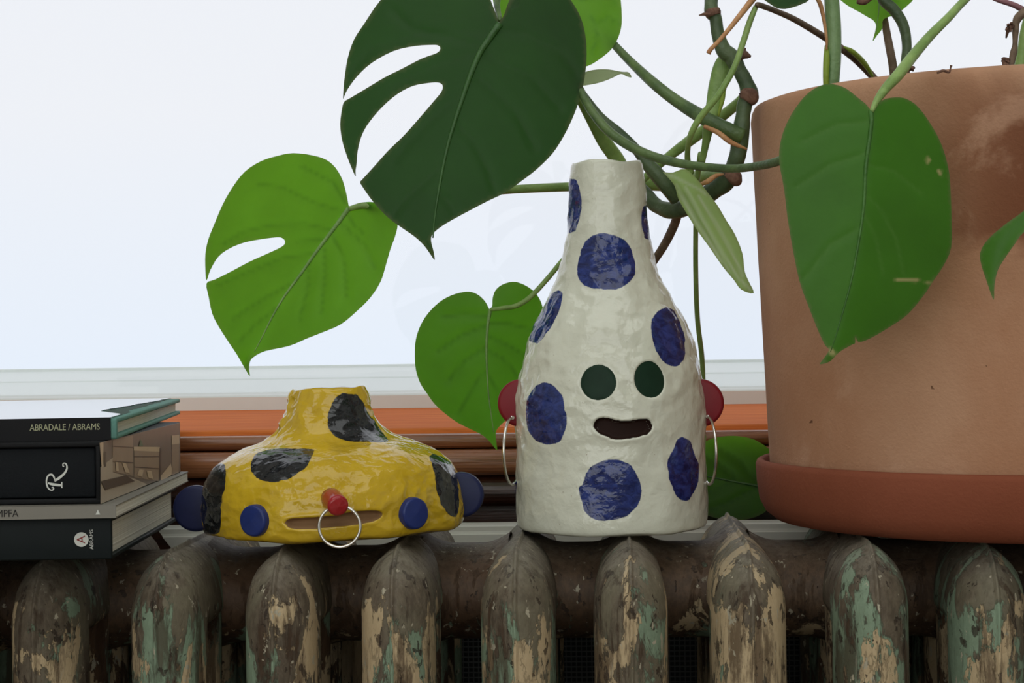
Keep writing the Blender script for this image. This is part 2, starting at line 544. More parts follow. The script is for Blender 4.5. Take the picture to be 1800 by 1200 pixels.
# ------------------------------------------------------------------ cast-iron radiator
RTOP = 0.75
rad = empty('radiator', (0, .12, 0), 'cast iron column radiator with peeling grey green and cream paint', 'radiator')
def section_mesh():
    HB, A, W, DEEP = .62, .036, .0205, .245
    path = []   # (y, z, normal y, normal z) normal points inward
    for z in np.linspace(-HB, -A, 40):
        path.append((0, z, 1, 0))
    for a in np.linspace(0, 90, 15)[1:]:
        r = math.radians(a)
        path.append((A - A * math.cos(r), -A + A * math.sin(r), math.cos(r), -math.sin(r)))
    for y in np.linspace(A, DEEP - A, 24)[1:]:
        path.append((y, 0, 0, -1))
    for a in np.linspace(0, 90, 11)[1:]:
        r = math.radians(a)
        path.append((DEEP - A + A * math.sin(r), -A + A * math.cos(r), -math.sin(r), -math.cos(r)))
    for z in np.linspace(-A, -HB, 14)[1:]:
        path.append((DEEP, z, -1, 0))
    prof = []   # (w, n)
    for a in list(np.linspace(-90, -12, 11)) + [-8, -6.5, -4.5, -2, 0, 2, 4.5, 6.5, 8] + list(np.linspace(12, 90, 11)):
        r = math.radians(a)
        wd, n = W * math.sin(r), A - A * math.cos(r)
        wd *= .80 + .20 * min(1.0, n / (.3 * A))
        n -= .0021 * math.exp(-(a / 3.6) ** 4)
        prof.append((wd, n))
    for a in np.linspace(90, -90, 10)[1:-1]:
        r = math.radians(a)
        prof.append((W * math.sin(r), A + .011 * math.cos(r)))
    V, Fc, m = [], [], len(prof)
    for (y, z, ny, nz) in path:
        for (wd, n) in prof:
            p = Vector((wd, y + ny * n, z + nz * n))
            k = 1 + .012 * noise.noise(p * 60)
            d = .0004 * noise.noise(p * 130 + Vector((5, 1, 2)))
            V.append((p.x * k, p.y + ny * d, p.z + nz * d))
    for i in range(len(path) - 1):
        for j in range(m):
            k = (j + 1) % m
            Fc.append((i * m + j, (i + 1) * m + j, (i + 1) * m + k, i * m + k))
    # bottom header and feet blocks close the lower ends
    hd = [(0, .02)]
    b = box(-.0200, .0200, .004, DEEP - .004, -HB - .03, -HB + .02, .008)
    return merge([(V, Fc), b])
sec_vf = section_mesh()
def inner_col(yc):
    prof = []
    V, Fc = [], []
    zs = list(np.linspace(-.61, -.10, 10)) + list(np.linspace(-.085, -.03, 10))
    for z in zs:
        fl = max(0, (z + .085) / .055)
        sy, sx = .0185 + .009 * fl ** 2, .0192 + .0006 * fl
        for k in range(28):
            a = 2 * math.pi * k / 28
            V.append((sx * math.sin(a), yc - sy * math.cos(a), z))
    for i in range(len(zs) - 1):
        for k in range(28):
            q = (k + 1) % 28
            Fc.append((i * 28 + k, i * 28 + q, (i + 1) * 28 + q, (i + 1) * 28 + k))
    return V, Fc
sec_me = mesh('radiator_section', *sec_vf)
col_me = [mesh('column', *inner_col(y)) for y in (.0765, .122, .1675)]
hub_vf = []
hp = []
for t in np.linspace(-1, 1, 25):
    fl = max(0, (abs(t) - .30) / .70)
    hp.append((t * .0255, .0282 + .0065 * fl ** 2.0))
for (yc, zc, kk) in ((.122, -.0350, 1.0), ):
    V, Fc = [], []
    for (x, r) in hp:
        for k in range(36):
            a = 2 * math.pi * k / 36
            V.append((x + .0322, yc + kk * 1.5 * r * math.sin(a), zc + r * math.cos(a)))
    for i in range(len(hp) - 1):
        for k in range(36):
            q = (k + 1) % 36
            Fc.append((i * 36 + k, i * 36 + q, (i + 1) * 36 + q, (i + 1) * 36 + k))
    hub_vf.append((V, Fc))
hub_me = mesh('hub', *merge(hub_vf))
low_me = mesh('lower_hub', *[(v, f) for v, f in [xform(merge(hub_vf), lambda p: p + np.array((0, 0, -.555)))]][0])
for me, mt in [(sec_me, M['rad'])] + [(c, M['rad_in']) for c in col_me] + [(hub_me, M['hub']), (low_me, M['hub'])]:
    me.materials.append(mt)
    me.polygons.foreach_set('use_smooth', [True] * len(me.polygons))
seams = [45, 265, 475, 687, 905, 1110, 1322, 1540, 1747]
xsec = [(s - 7 - 1071) / F_PX for s in seams]
xsec = [xsec[0] - .0650] + xsec + [xsec[-1] + .0640]
dzs = [-.003, -.0028, -.0016, -.0010, 0, 0, 0, 0, 0, -.001, -.002]
creams = [.0, .02, .0, .03, .02, .03, .03, .14, -.01, .0, .0]
greens = [.0, .02, .06, .0, .05, .04, .04, -.02, .07, .09, .0]
def child(name, me, parent, loc=(0, 0, 0)):
    o = bpy.data.objects.new(name, me)
    col.objects.link(o)
    o.parent = parent
    o.location = loc
    return o
for i, X in enumerate(xsec):
    s = child('radiator_section', sec_me, rad, (X, -.12, RTOP + dzs[i] - .0025))
    s['cream'], s['green'] = creams[i], greens[i]
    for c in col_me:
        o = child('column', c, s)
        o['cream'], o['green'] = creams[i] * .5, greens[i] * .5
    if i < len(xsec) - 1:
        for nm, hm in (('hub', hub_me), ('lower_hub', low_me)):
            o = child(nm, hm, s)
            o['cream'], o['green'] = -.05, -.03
for X in (xsec[0], xsec[5], xsec[-1]):
    for y in (.004, .2):
        part('foot', *box(X - .018, X + .018, y, .04 + y, 0, .115, .006), M['rad_in'], rad)

# ------------------------------------------------------------------ glazed vases
class Vase:
    def __init__(s, center, prof, tilt=0.0, lump=1.0, holes=(), scale=1.0):
        """prof: [(r, z)] outer profile from the foot up; smooth spline"""
        s.c = np.array(center, float)
        s.tilt = tilt
        pr = catmull([np.array(p) for p in prof], 24)
        L = [0.0]
        for a, b in zip(pr[:-1], pr[1:]):
            L.append(L[-1] + np.linalg.norm(b - a))
        s.len = L[-1]
        s.L, s.pr = np.array(L), np.array(pr)
        s.lump = lump
        s.holes = []
        s.flat, s.smooth0, s.rdg = 1.0, .02, .85
    def rz(s, t):
        return np.interp(t, s.L, s.pr[:, 0]), np.interp(t, s.L, s.pr[:, 1])
    def base(s, th, t):
        r, z = s.rz(t)
        e = 1e-4
        r1, z1 = s.rz(np.clip(t + e, 0, s.len)); r0, z0 = s.rz(np.clip(t - e, 0, s.len))
        dr, dz = r1 - r0, z1 - z0
        n = np.hypot(dr, dz) + 1e-12
        nr, nz = dz / n, -dr / n
        return r, z, nr, nz
    def world(s, r, z, th):
        x, y = r * np.sin(th), -r * np.cos(th)
        ct, st = math.cos(s.tilt), math.sin(s.tilt)
        return np.stack([s.c[0] + x * ct - z * st, s.c[1] + y, s.c[2] + z * ct + x * st], -1)
    def uv(s, x, y):
        if not hasattr(s, 'g'):
            th, t = np.meshgrid(np.linspace(-1.56, 1.56, 500), np.linspace(0, s.len, 500), indexing='ij')
            r, z, nr, nz = s.base(th, t)
            P = s.world(r, z, th)
            N = s.world(r + nr, z + nz, th) - P
            X, Y = proj(P)
            front = ((P - CAM) * N).sum(-1) < 0
            s.g = (X, Y, front, th, t)
        X, Y, front, th, t = s.g
        d = (X - x) ** 2 + (Y - y) ** 2 + np.where(front, 0, 400)
        i = np.unravel_index(np.argmin(d), d.shape)
        return th[i], t[i]
    def disp(s, th, t):
        """lumpy hand-pinched relief in metres"""
        r, z, nr, nz = s.base(th, t)
        P = np.stack([r * np.sin(th), -r * np.cos(th), z], -1)
        out = np.empty(len(th))
        for i, p in enumerate(P):
            v = Vector(p)
            fade = min(1.0, t[i] / .012) * (.45 + .55 * min(1.0, (s.len - t[i]) / .018))
            patchy = .75 + .7 * noise.noise(v * 16 + Vector((9, 9, 9)))
            q = Vector((v.x, v.y, v.z * s.flat))
            rdg = 1 - 2 * abs(noise.noise(q * 88 + Vector((3, 8, 1))))
            rd2 = 1 - 2 * abs(noise.noise(q * 170 + Vector((1, 5, 7))))
            up = .55 + .75 * min(1.0, max(0.0, (t[i] - s.smooth0) / .02))
            out[i] = (.0011 * noise.noise(v * 36) + (s.rdg * (.00042 * rdg + .00014 * rd2) + .0010 * noise.noise(q * 78 + Vector((4, 4, 4))) + .0004 * noise.noise(q * 150)) * fade * patchy * up)
        out *= s.lump
        for (poly, depth, soft) in s.holes:
            rm = np.interp(poly[:, 1].mean(), s.L, s.pr[:, 0])
            q = np.stack([th * rm, t], -1)
            pl = np.stack([poly[:, 0] * rm, poly[:, 1]], -1)
            lo, hi = pl.min(0) - .004, pl.max(0) + .004
            w = np.all((q > lo) & (q < hi), axis=1)
            if w.any():
                sd = poly_sdf(q[w], pl)
                k = np.clip((-sd + .0004) / soft, 0, 1)
                k = k * k * (3 - 2 * k)
                out[w] = out[w] * (1 - k) - depth * k
                lip = 0 if depth < .001 else np.exp(-((sd - .0012) / .0012) ** 2) * .0003
                out[w] += lip
        return out
    def surf(s, th, t, off=0.0):
        th, t = np.asarray(th, float), np.asarray(t, float)
        r, z, nr, nz = s.base(th, t)
        d = s.disp(th, t) + off
        return s.world(r + nr * d, z + nz * d, th)
    def normal(s, th, t):
        r, z, nr, nz = s.base(np.array([th]), np.array([t]))
        a = s.world(r + nr, z + nz, np.array([th]))[0] - s.world(r, z, np.array([th]))[0]
        return a / np.linalg.norm(a)
    def build(s, name, mat, parent, nth, nt_, rim_in, rim_wave=0.0):
        th1 = np.arange(nth) / nth * 2 * math.pi - math.pi
        t1 = np.linspace(0, s.len, nt_)
        TH, T = np.meshgrid(th1, t1, indexing='ij')
        th, t = TH.ravel(), T.ravel()
        r, z, nr, nz = s.base(th, t)
        s.vt = (th, t)
        d = s.disp(th, t)
        wav = np.array([noise.noise(Vector((math.sin(a) * 1.5, math.cos(a) * 1.5, 2.0))) for a in th1])
        k = np.clip((T - s.len + .02) / .02, 0, 1) ** 2
        z = z + (k * wav[:, None] * rim_wave).ravel()
        P = s.world(r + nr * d, z + nz * d, th).reshape(nth, nt_, 3)
        # inner wall from the rim down
        rr, zz = s.pr[-1]
        inner = []
        for (ir, iz) in rim_in:
            q = s.world(np.full(nth, ir), iz + wav * rim_wave * (1 if iz > zz - .012 else .3), th1)
            inner.append(q)
        P = np.concatenate([P, np.stack(inner, 1)], 1)
        n2 = P.shape[1]
        Fc = []
        for i in range(nth):
            q = (i + 1) % nth
            a, b = i * n2, q * n2
            Fc += [(a + j, b + j, b + j + 1, a + j + 1) for j in range(n2 - 1)]
        Fc.append(tuple(i * n2 for i in range(nth))[::-1])
        Fc.append(tuple(i * n2 + n2 - 1 for i in range(nth)))
        o = part(name, P.reshape(-1, 3), Fc, mat, parent)
        return o
    def patch(s, name, poly_uv, mat, parent, off, step_m=.0011, edge_off=None):
        rm = float(np.interp(poly_uv[:, 1].mean(), s.L, s.pr[:, 0]))
        pl = np.stack([poly_uv[:, 0] * rm, poly_uv[:, 1]], -1)
        pts, tris, n = fill_poly(pl, step_m)
        sd = poly_sdf(pts, pl)
        o_ = np.full(len(pts), off)
        if edge_off is not None:
            k = np.clip(-sd / .0012, 0, 1)
            o_ = edge_off + (off - edge_off) * np.sqrt(k)
        P = s.surf(pts[:, 0] / rm, pts[:, 1], o_)
        # triangles must face outwards
        a, b, c = P[tris[0][0]], P[tris[0][1]], P[tris[0][2]]
        if np.dot(np.cross(b - a, c - a), CAM - a) < 0:
            tris = [t[::-1] for t in tris]
        return part(name, P, tris, mat, parent)
    def poly(s, pxs):
        c = catmull([np.array(p, float) for p in list(pxs) + [pxs[0]]], 4)[:-1]
        return np.array([s.uv(p[0], p[1]) for p in c])
    def outline(s, pts):
        """outline of a glaze spot: (x, y) frame pixels, or (None, angle, y) for the part round the limb"""
        r = []
        for p in pts:
            if p[0] is None:
                s.uv(1000, 700)
                X, Y, fr_, th, t = s.g
                k_ = -1 if p[1] > 0 else 0
                col_ = t[k_][np.argmin(np.abs(Y[k_] - p[2]))]
                r.append((p[1], col_))
            else:
                r.append(s.uv(*p))
        return np.array(catmull([np.array(q) for q in r + [r[0]]], 3)[:-1])
    def spot_attr(s, o, polys, n_in):
        th, t = s.vt
        d = np.full(len(th), .05)
        for pl in polys:
            rm = float(np.interp(pl[:, 1].mean(), s.L, s.pr[:, 0]))
            c = pl[:, 0].mean()
            dth = (th - c + math.pi) % (2 * math.pi) - math.pi
            rl = np.interp(pl[:, 1], s.L, s.pr[:, 0])
            rv = np.interp(t, s.L, s.pr[:, 0])
            P = np.stack([dth * rv, t], -1)
            Q = np.stack([(pl[:, 0] - c) * rl, pl[:, 1]], -1)
            near = np.all((P > Q.min(0) - .01) & (P < Q.max(0) + .01), axis=1)
            if near.any():
                d[near] = np.minimum(d[near], poly_sdf(P[near], Q))
        o.data.attributes.new('spot', 'FLOAT', 'POINT').data.foreach_set('value', np.concatenate([d.reshape(n_in[0], n_in[1]), np.full((n_in[0], n_in[2]), .05)], 1).ravel().astype(np.float32))
    def circle(s, x, y, rx, ry, n=28):
        u, t = s.uv(x, y)
        a, _ = s.uv(x - rx, y); b, _ = s.uv(x + rx, y)
        _, c = s.uv(x, y - ry); _, d = s.uv(x, y + ry)
        k = np.linspace(0, 2 * math.pi, n, endpoint=False)
        return np.stack([(a + b) / 2 + (b - a) / 2 * np.cos(k), (c + d) / 2 + (c - d) / 2 * np.sin(k)], -1)

def orient(n):
    n = Vector(n).normalized()
    return n.to_track_quat('Z', 'Y').to_matrix()
def button_vf(center, n, r, h, rnd):
    prof = [(0, -.004), (r * 1.03, -.004), (r * 1.03, .0)]
    for a in np.linspace(0, 90, 7):
        q = math.radians(a)
        prof.append((r - rnd + rnd * math.cos(q), h - rnd + rnd * math.sin(q)))
    prof.append((0, h + .0006))
    V, Fc = lathe_vf(prof, 36)
    R = orient(n)
    return [tuple(Vector(center) + R @ (Vector(v) * (1 + .02 * noise.noise(Vector(v) * 300)))) for v in V], Fc
def disc_vf(c, r, th, hole=None, squash=1.0):
    """upright rounded disc facing the room (normal -Y)"""
    prof = [(0, -th / 2)]
    e = th * .32
    prof += [(r - e + e * math.sin(math.radians(a)), -th / 2 + e - e * math.cos(math.radians(a))) for a in np.linspace(0, 90, 5)]
    prof += [(r - e + e * math.cos(math.radians(a)), th / 2 - e + e * math.sin(math.radians(a))) for a in np.linspace(0, 90, 5)]
    prof += [(0, th / 2)]
    V, Fc = lathe_vf(prof, 48)
    return [(c[0] + v[0] * squash, c[1] - v[2], c[2] + v[1]) for v in V], [f[::-1] for f in Fc]
def ring_vf(c, R, wire, yaw, ang0=0, ang1=360, n=64):
    pts = []
    for a in np.linspace(ang0, ang1, n):
        q = math.radians(a)
        x, z = R * math.cos(q), R * math.sin(q)
        pts.append((c[0] + x * math.cos(yaw), c[1] + x * math.sin(yaw), c[2] + z))
    return tube_vf(pts, [wire] * n, 8)

# ---- white vase
WC = (0.0, 0.117, RTOP)
m1 = mpp(.117)
wp = [(53.5, 0), (56.2, 3), (56.6, 20), (56.4, 50), (55.6, 75), (53.2, 92), (50.4, 104), (46.6, 116), (41.2, 127), (36.0, 137), (31.2, 147), (27.6, 158), (25.2, 170), (23.7, 184), (22.7, 200), (21.6, 209), (21.0, 214), (20.2, 216)]
W1 = Vase(WC, [(a / 1000, b / 1000) for a, b in wp], lump=1.0)
wv = empty('vase', WC, 'tall white glazed face vase with blue spots and red ears', 'vase')
w_mouth = W1.poly([(1043, 750), (1046, 740), (1057, 734), (1070, 735), (1082, 738), (1100, 740), (1115, 738), (1127, 736), (1139, 737), (1144, 744), (1145, 751), (1140, 760), (1127, 766), (1107, 770), (1082, 772), (1067, 767), (1052, 760)])
w_eyes = [W1.circle(1052, 672, 32, 32), W1.circle(1141, 667, 27, 33)]
W1.holes = [(w_mouth, .0030, .0016)] + [(e, .0004, .0012) for e in w_eyes]
w_spots = [W1.outline(p) for p in (
    [(1022, 440), (1030, 425), (1045, 414), (1062, 411), (1085, 416), (1103, 428), (1112, 446), (1117, 465), (1114, 485), (1105, 497), (1090, 507), (1070, 509), (1040, 506), (1022, 497), (1016, 480), (1017, 460)],
    [(1169, 541), (1152, 550), (1144, 570), (1146, 597), (1155, 620), (1169, 637), (1187, 643), (1198, 637), (1205, 620), (1204, 597), (1195, 567), (1184, 547)],
    [(982, 510), (990, 516), (988, 533), (979, 554), (968, 575), (958, 593), (946, 603), (932, 600), (927, 587), (929, 572), (943, 551), (961, 530), (971, 516)],
    [(955, 672), (940, 680), (931, 695), (925, 716), (925, 737), (931, 758), (943, 773), (961, 781), (982, 777), (992, 764), (997, 740), (995, 719), (988, 695), (974, 678), (964, 672)],
    [(1199, 768), (1190, 772), (1184, 790), (1175, 805), (1174, 835), (1179, 852), (1185, 867), (1194, 877), (1209, 880), (1217, 870), (1224, 860), (1229, 837), (1229, 817), (1221, 800), (1215, 777), (1207, 771)],
    [(1018, 857), (1023, 850), (1027, 842), (1029, 833), (1040, 820), (1055, 811), (1082, 807), (1105, 815), (1118, 832), (1126, 853), (1128, 867), (1122, 885), (1110, 900), (1095, 910), (1070, 915), (1048, 913), (1030, 900), (1022, 880)],
    [(1011, 315), (1016, 324), (1022, 345), (1023, 359), (1020, 380), (1014, 401), (1008, 408), (None, -1.85, 405), (None, -2.1, 360), (None, -1.85, 315)],
    [(1131, 362), (1129, 373), (1127, 394), (1130, 408), (1134, 421), (None, 1.9, 418), (None, 2.1, 390), (None, 1.9, 360)],
    [(908, 845), (906, 860), (905, 880), (907, 898), (None, -1.9, 895), (None, -2.0, 870), (None, -1.8, 845)])]
w_spots += [np.array([(c + hu * math.cos(k), t + hs * math.sin(k)) for k in np.linspace(0, 2 * math.pi, 18, endpoint=False)]) for c, t, hu, hs in ((2.6, .085, .35, .018), (-2.6, .055, .33, .017), (3.0, .165, .4, .017), (-2.7, .125, .33, .016))]
M['white_glaze'] = spot_mat('white_glaze', rgb(208, 209, 190), rgb(222, 223, 206), rgb(20, 31, 80), rgb(46, 63, 130), .2, .11)
W1.spot_attr(W1.build('body', M['white_glaze'], wv, 560, 330, [(.0192, .2158), (.0186, .214), (.0186, .20), (.0195, .18), (.024, .16)], .0014), w_spots, (560, 330, 5))
M['green_glaze'] = flat_mat('dark_green_glaze', rgb(28, 50, 36), .4, .12, var=.3, vscale=150)
M['mouth_brown'] = flat_mat('unglazed_dark_brown', rgb(38, 20, 14), .7, .2, var=.2)
for e in w_eyes:
    W1.patch('eye', e, M['green_glaze'], wv, .0006, .0012, -.0003)
W1.patch('mouth', w_mouth, M['mouth_brown'], wv, .0003, .0008)
M['red_glaze'] = flat_mat('dark_red_glaze', rgb(122, 22, 32), .4, .25, var=.12, vscale=90)
hole_m = flat_mat('white_rim', rgb(205, 196, 184), .3)
for (x, y, r, hx, hy, rx, ry, ryw) in ((917, 708, 42, 901, 734, 901, 792, 1.36), (1230, 708, 42, 1244, 732, 1245, 791, 1.75)):
    c = at(x, y, .112)
    part('ear', *disc_vf(c, r * m1, .0062), M['red_glaze'], wv)
    h = at(hx, hy, .1085)
    er = part('earring_eyelet', *disc_vf(h, .0011, .0012), hole_m, wv)
    rc = at(rx, ry, .108)
    part('hoop_earring', *ring_vf(rc, 59 * m1, .00085, ryw, 100, 455), M['metal'], wv)

# ---- yellow vase
YX = -.1628
YC = (YX, .095, RTOP + .0022)
yp = [(69, 0), (74.6, 1.5), (76.4, 5), (76.8, 14), (76.0, 24), (72.6, 34), (67.0, 41), (58.5, 46), (48.5, 49.5), (40.5, 52), (35, 54.8), (29.6, 59), (26.2, 64), (24.2, 69), (23.0, 75), (22.2, 79.5), (21.0, 82.5)]
Y1 = Vase(YC, [(a / 1000, b / 1000) for a, b in yp], tilt=.020, lump=1.0)
yv = empty('vase', YC, 'squat yellow glazed face vase with black spots and blue ears', 'vase')
y_mouth = Y1.poly([(502, 919), (508, 912), (530, 910), (560, 908), (590, 905), (620, 899), (650, 897), (665, 898), (671, 904), (665, 911), (650, 917), (620, 922), (590, 925), (560, 928), (530, 929), (510, 927)])
Y1.holes = [(y_mouth, .0034, .0022)]
Y1.flat, Y1.smooth0, Y1.lump, Y1.rdg = 1.5, .075, 1.75, 1.7
y_spots = [Y1.outline(p) for p in (
    [(371, 819), (383, 814), (395, 818), (399, 830), (398, 856), (390, 876), (389, 905), (385, 935), (367, 940), (356, 937), (349, 908), (349, 876), (354, 843), (361, 827)],
    [(445, 806), (454, 797), (477, 790), (509, 789), (548, 789), (551, 795), (541, 818), (528, 830), (509, 842), (483, 847), (461, 844), (446, 834), (440, 821)],
    [(601, 689), (612, 691), (625, 693), (634, 703), (645, 724), (658, 740), (671, 756), (683, 772), (670, 779), (644, 777), (612, 774), (590, 766), (577, 750), (577, 727), (583, 711), (590, 698)],
    [(764, 796), (777, 799), (791, 808), (800, 821), (805, 837), (806, 863), (805, 885), (800, 905), (789, 906), (777, 892), (770, 872), (762, 843), (755, 811), (756, 800)],
    [(724, 774), (745, 774), (766, 783), (752, 784), (735, 780), (None, 1.5, 772)],
    [(425, 780), (441, 772), (463, 767), (452, 777), (435, 782), (None, -1.7, 770)],
    [(496, 742), (500, 724), (503, 728), (498, 747), (486, 757), (None, -1.6, 757), (None, -1.9, 742), (None, -1.6, 724)])]
y_spots += [np.array([(c + hu * math.cos(k), t + hs * math.sin(k)) for k in np.linspace(0, 2 * math.pi, 18, endpoint=False)]) for c, t, hu, hs in ((2.6, .11, .3, .016), (-2.5, .105, .28, .015), (3.05, .16, .5, .012), (2.9, .085, .2, .012))]
M['yellow_glaze'] = spot_mat('yellow_glaze', rgb(186, 150, 22), rgb(216, 182, 46), rgb(20, 21, 22), rgb(42, 44, 46), .22, .1)
y_body = Y1.build('body', M['yellow_glaze'], yv, 640, 230, [(.0200, .0822), (.0192, .0805), (.0194, .072), (.023, .062), (.034, .052)], .0022)
Y1.spot_attr(y_body, y_spots, (640, 230, 5))
M['brown_bisque'] = flat_mat('unglazed_brown', rgb(138, 106, 74), .8, .2, var=.15)
Y1.patch('mouth', y_mouth, M['brown_bisque'], yv, .0003, .0009)
M['blue_glaze'] = flat_mat('cobalt_blue_glaze', rgb(32, 48, 108), .3, .35, var=.3, vscale=140)
M['navy_glaze'] = flat_mat('navy_blue_glaze', rgb(30, 36, 72), .4, .25, var=.25, vscale=120)
M['red_nose'] = flat_mat('cherry_red_glaze', rgb(158, 34, 38), .12, .5, var=.18, vscale=160)
for (x, y, r) in ((450, 914, 28), (724, 902, 28)):
    u, t = Y1.uv(x, y)
    p = Y1.surf([u], [t])[0]
    part('eye', *button_vf(p, Y1.normal(u, t), r * mpp(p[1]), .0042, .0016), M['blue_glaze'], yv)
u, t = Y1.uv(585, 879)
p = Y1.surf([u], [t])[0]
nn = Y1.normal(u, t)
nn = np.array([.36, -.92, -.16])
nn /= np.linalg.norm(nn)
part('nose', *button_vf(p, nn, 18.8 * mpp(p[1]), .0140, .0022), M['red_nose'], yv)
part('nose_ring', *ring_vf(at(597, 925, p[1] - .0080), 36.5 * mpp(p[1] - .008), .00088, .05, 100, 100 + 340), M['metal'], yv)
for (x, y, r) in ((345, 893, 41), (811, 869, 40)):
    part('ear', *disc_vf(at(x, y, .093), r * mpp(.093), .0075), M['navy_glaze'], yv)

# ------------------------------------------------------------------ terracotta pot and saucer
PC = (.254, .15, RTOP)
def terracotta(name, ca, cb, bloom, stain):
    m, nt, b, _ = new_mat(name)
    v = objco(nt)
    n = noi(nt, v, 7, 5, .6, .3)
    c = mixc(nt, step(nt, n, .3, .7), ca, cb)
    if bloom:
        # mineral bloom: pale scum near the rim and in drifting patches; damp brown band in between
        z = nd(nt, 'SeparateXYZ', {0: v}).outputs[2]
        wob = mth(nt, 'ADD', z, mth(nt, 'MULTIPLY', mth(nt, 'SUBTRACT', noi(nt, v, 9, 5, .6, .4, 4.0), .5), .11))
        damp = mth(nt, 'MULTIPLY', step(nt, wob, .158, .172), step(nt, wob, .262, .215))
        x = nd(nt, 'SeparateXYZ', {0: v}).outputs[0]
        damp = mth(nt, 'MULTIPLY', damp, step(nt, x, -.13, -.03))
        c = mixc(nt, mth(nt, 'MULTIPLY', damp, .85), c, stain)
        xr = step(nt, x, -.10, .0)
        top = mth(nt, 'MULTIPLY', mth(nt, 'MULTIPLY', step(nt, wob, .222, .25), xr), step(nt, noi(nt, v, 14, 5, .6, 0, 6.0), .35, .6))
        c = mixc(nt, mth(nt, 'MULTIPLY', top, .75), c, rgb(138, 120, 96))
        pt = step(nt, noi(nt, v, 16, 6, .65, .5, 8.0), .56, .70)
        c = mixc(nt, mth(nt, 'MULTIPLY', pt, .5), c, rgb(208, 174, 148))
        sk = step(nt, noi(nt, objco(nt, (1, 1, .12)), 60, 4, .6, 0, 3.3), .66, .72)
        c = mixc(nt, mth(nt, 'MULTIPLY', sk, .25), c, rgb(205, 180, 155))
        dk = step(nt, noi(nt, v, 130, 3, .5, 0, 15.0), .745, .765)
        c = mixc(nt, mth(nt, 'MULTIPLY', dk, .8), c, rgb(86, 58, 40))
    fine = noi(nt, v, 500, 4, .6)
    c = mixc(nt, .25, c, mixc(nt, fine, ca, cb), 'OVERLAY')
    nt.links.new(c, b.inputs['Base Color'])
    b.inputs['Roughness'].default_value = .85
    b.inputs['Specular IOR Level'].default_value = .2
    nt.links.new(bump(nt, fine, .0004), b.inputs['Normal'])
    return m
M['pot'] = terracotta('weathered_terracotta', rgb(178, 136, 106), rgb(198, 162, 134), True, rgb(112, 66, 42))
M['saucer'] = terracotta('saucer_terracotta', rgb(140, 82, 58), rgb(152, 92, 68), False, None)
sau = link('plant_saucer', mesh('plant_saucer', *lathe_vf([(0, 0), (.148, 0), (.154, .0012), (.160, .006), (.1635, .013), (.1650, .024), (.1655, .034), (.1645, .0365), (.1625, .0375), (.1605, .0365), (.1590, .030), (.155, .008), (.150, .006), (0, .006)], 160)), M['saucer'])
sau.location = PC
tag(sau, 'orange terracotta saucer under the large plant pot on the radiator', 'saucer')
pot = empty('plant_pot', (PC[0], PC[1], RTOP + .006), 'large weathered terracotta pot of the trailing plant', 'pot')
pp = [(0, 0), (.140, 0), (.1485, .002), (.1545, .009), (.1565, .020), (.1590, .080), (.1625, .16), (.1652, .230), (.1656, .237), (.1650, .2418), (.1635, .2450), (.1600, .2462), (.1560, .2455), (.1535, .2425), (.1525, .236), (.150, .19), (.146, .04), (0, .04)]
body = link('body', mesh('body', *lathe_vf(pp, 160)), M['pot'], pot)
soil_v = []
sr, sg = 22, 64
V, Fc = [(0, 0, .196)], []
for i in range(1, sr + 1):
    for k in range(sg):
        a = 2 * math.pi * k / sg
        r = .1515 * i / sr
        V.append((r * math.cos(a), r * math.sin(a), .196 + .006 * noise.noise(Vector((r * math.cos(a) * 40, r * math.sin(a) * 40, 1))) + .003 * noise.noise(Vector((r * math.cos(a) * 160, r * math.sin(a) * 160, 1)))))
for k in range(sg):
    Fc.append((0, 1 + k, 1 + (k + 1) % sg))
for i in range(sr - 1):
    for k in range(sg):
        q = (k + 1) % sg
        Fc.append((1 + i * sg + k, 1 + (i + 1) * sg + k, 1 + (i + 1) * sg + q, 1 + i * sg + q))
tag(link('soil', mesh('soil', V, Fc), M['soil'], pot), kind='stuff')

# ------------------------------------------------------------------ trailing plant
PY = .15
plant = empty('trailing_plant', (PC[0], PC[1], RTOP + .2), 'trailing split-leaf plant growing over the edge of the terracotta pot', 'plant')
GV = rgb(60, 110, 30)
M['leaf_dark'] = leaf_mat('old_dark_leaf', rgb(31, 60, 20), rgb(40, 104, 16), .46, .5, rgb(44, 80, 34), .5)
M['leaf_mid'] = leaf_mat('mid_green_leaf', rgb(72, 124, 36), rgb(126, 208, 36), .62, .4, rgb(40, 92, 20), .35)
M['leaf_heart'] = leaf_mat('deep_green_leaf', rgb(62, 106, 28), rgb(100, 178, 30), .6, .45, rgb(36, 80, 18), .38)
M['leaf_front'] = leaf_mat('front_green_leaf', rgb(64, 120, 24), rgb(80, 158, 24), .3, .48, rgb(96, 146, 62), .4)
M['leaf_bright'] = leaf_mat('bright_young_leaf', rgb(80, 134, 40), rgb(122, 190, 44), .6, .4, rgb(70, 130, 35), .5)
M['leaf_pale'] = leaf_mat('pale_new_leaf', rgb(150, 182, 112), rgb(190, 226, 130), .4, .35, rgb(216, 228, 198), .6)
M['leaf_under'] = leaf_mat('greyish_leaf_underside', rgb(186, 200, 168), rgb(190, 210, 150), .4, .5)
M['rib'] = stem_mat('pale_midrib', rgb(110, 150, 80), rgb(140, 176, 104))
M['rib_dark'] = stem_mat('dark_midrib', rgb(44, 84, 34), rgb(58, 100, 44))
M['rib_mid'] = stem_mat('green_midrib', rgb(56, 104, 34), rgb(72, 122, 48))
M['stem'] = stem_mat('green_stem', rgb(66, 90, 50), rgb(98, 122, 68))
M['vine'] = stem_mat('old_vine', rgb(56, 78, 50), rgb(90, 108, 72), .5, 40)
M['stem_light'] = stem_mat('light_stem', rgb(122, 154, 80), rgb(152, 182, 104))
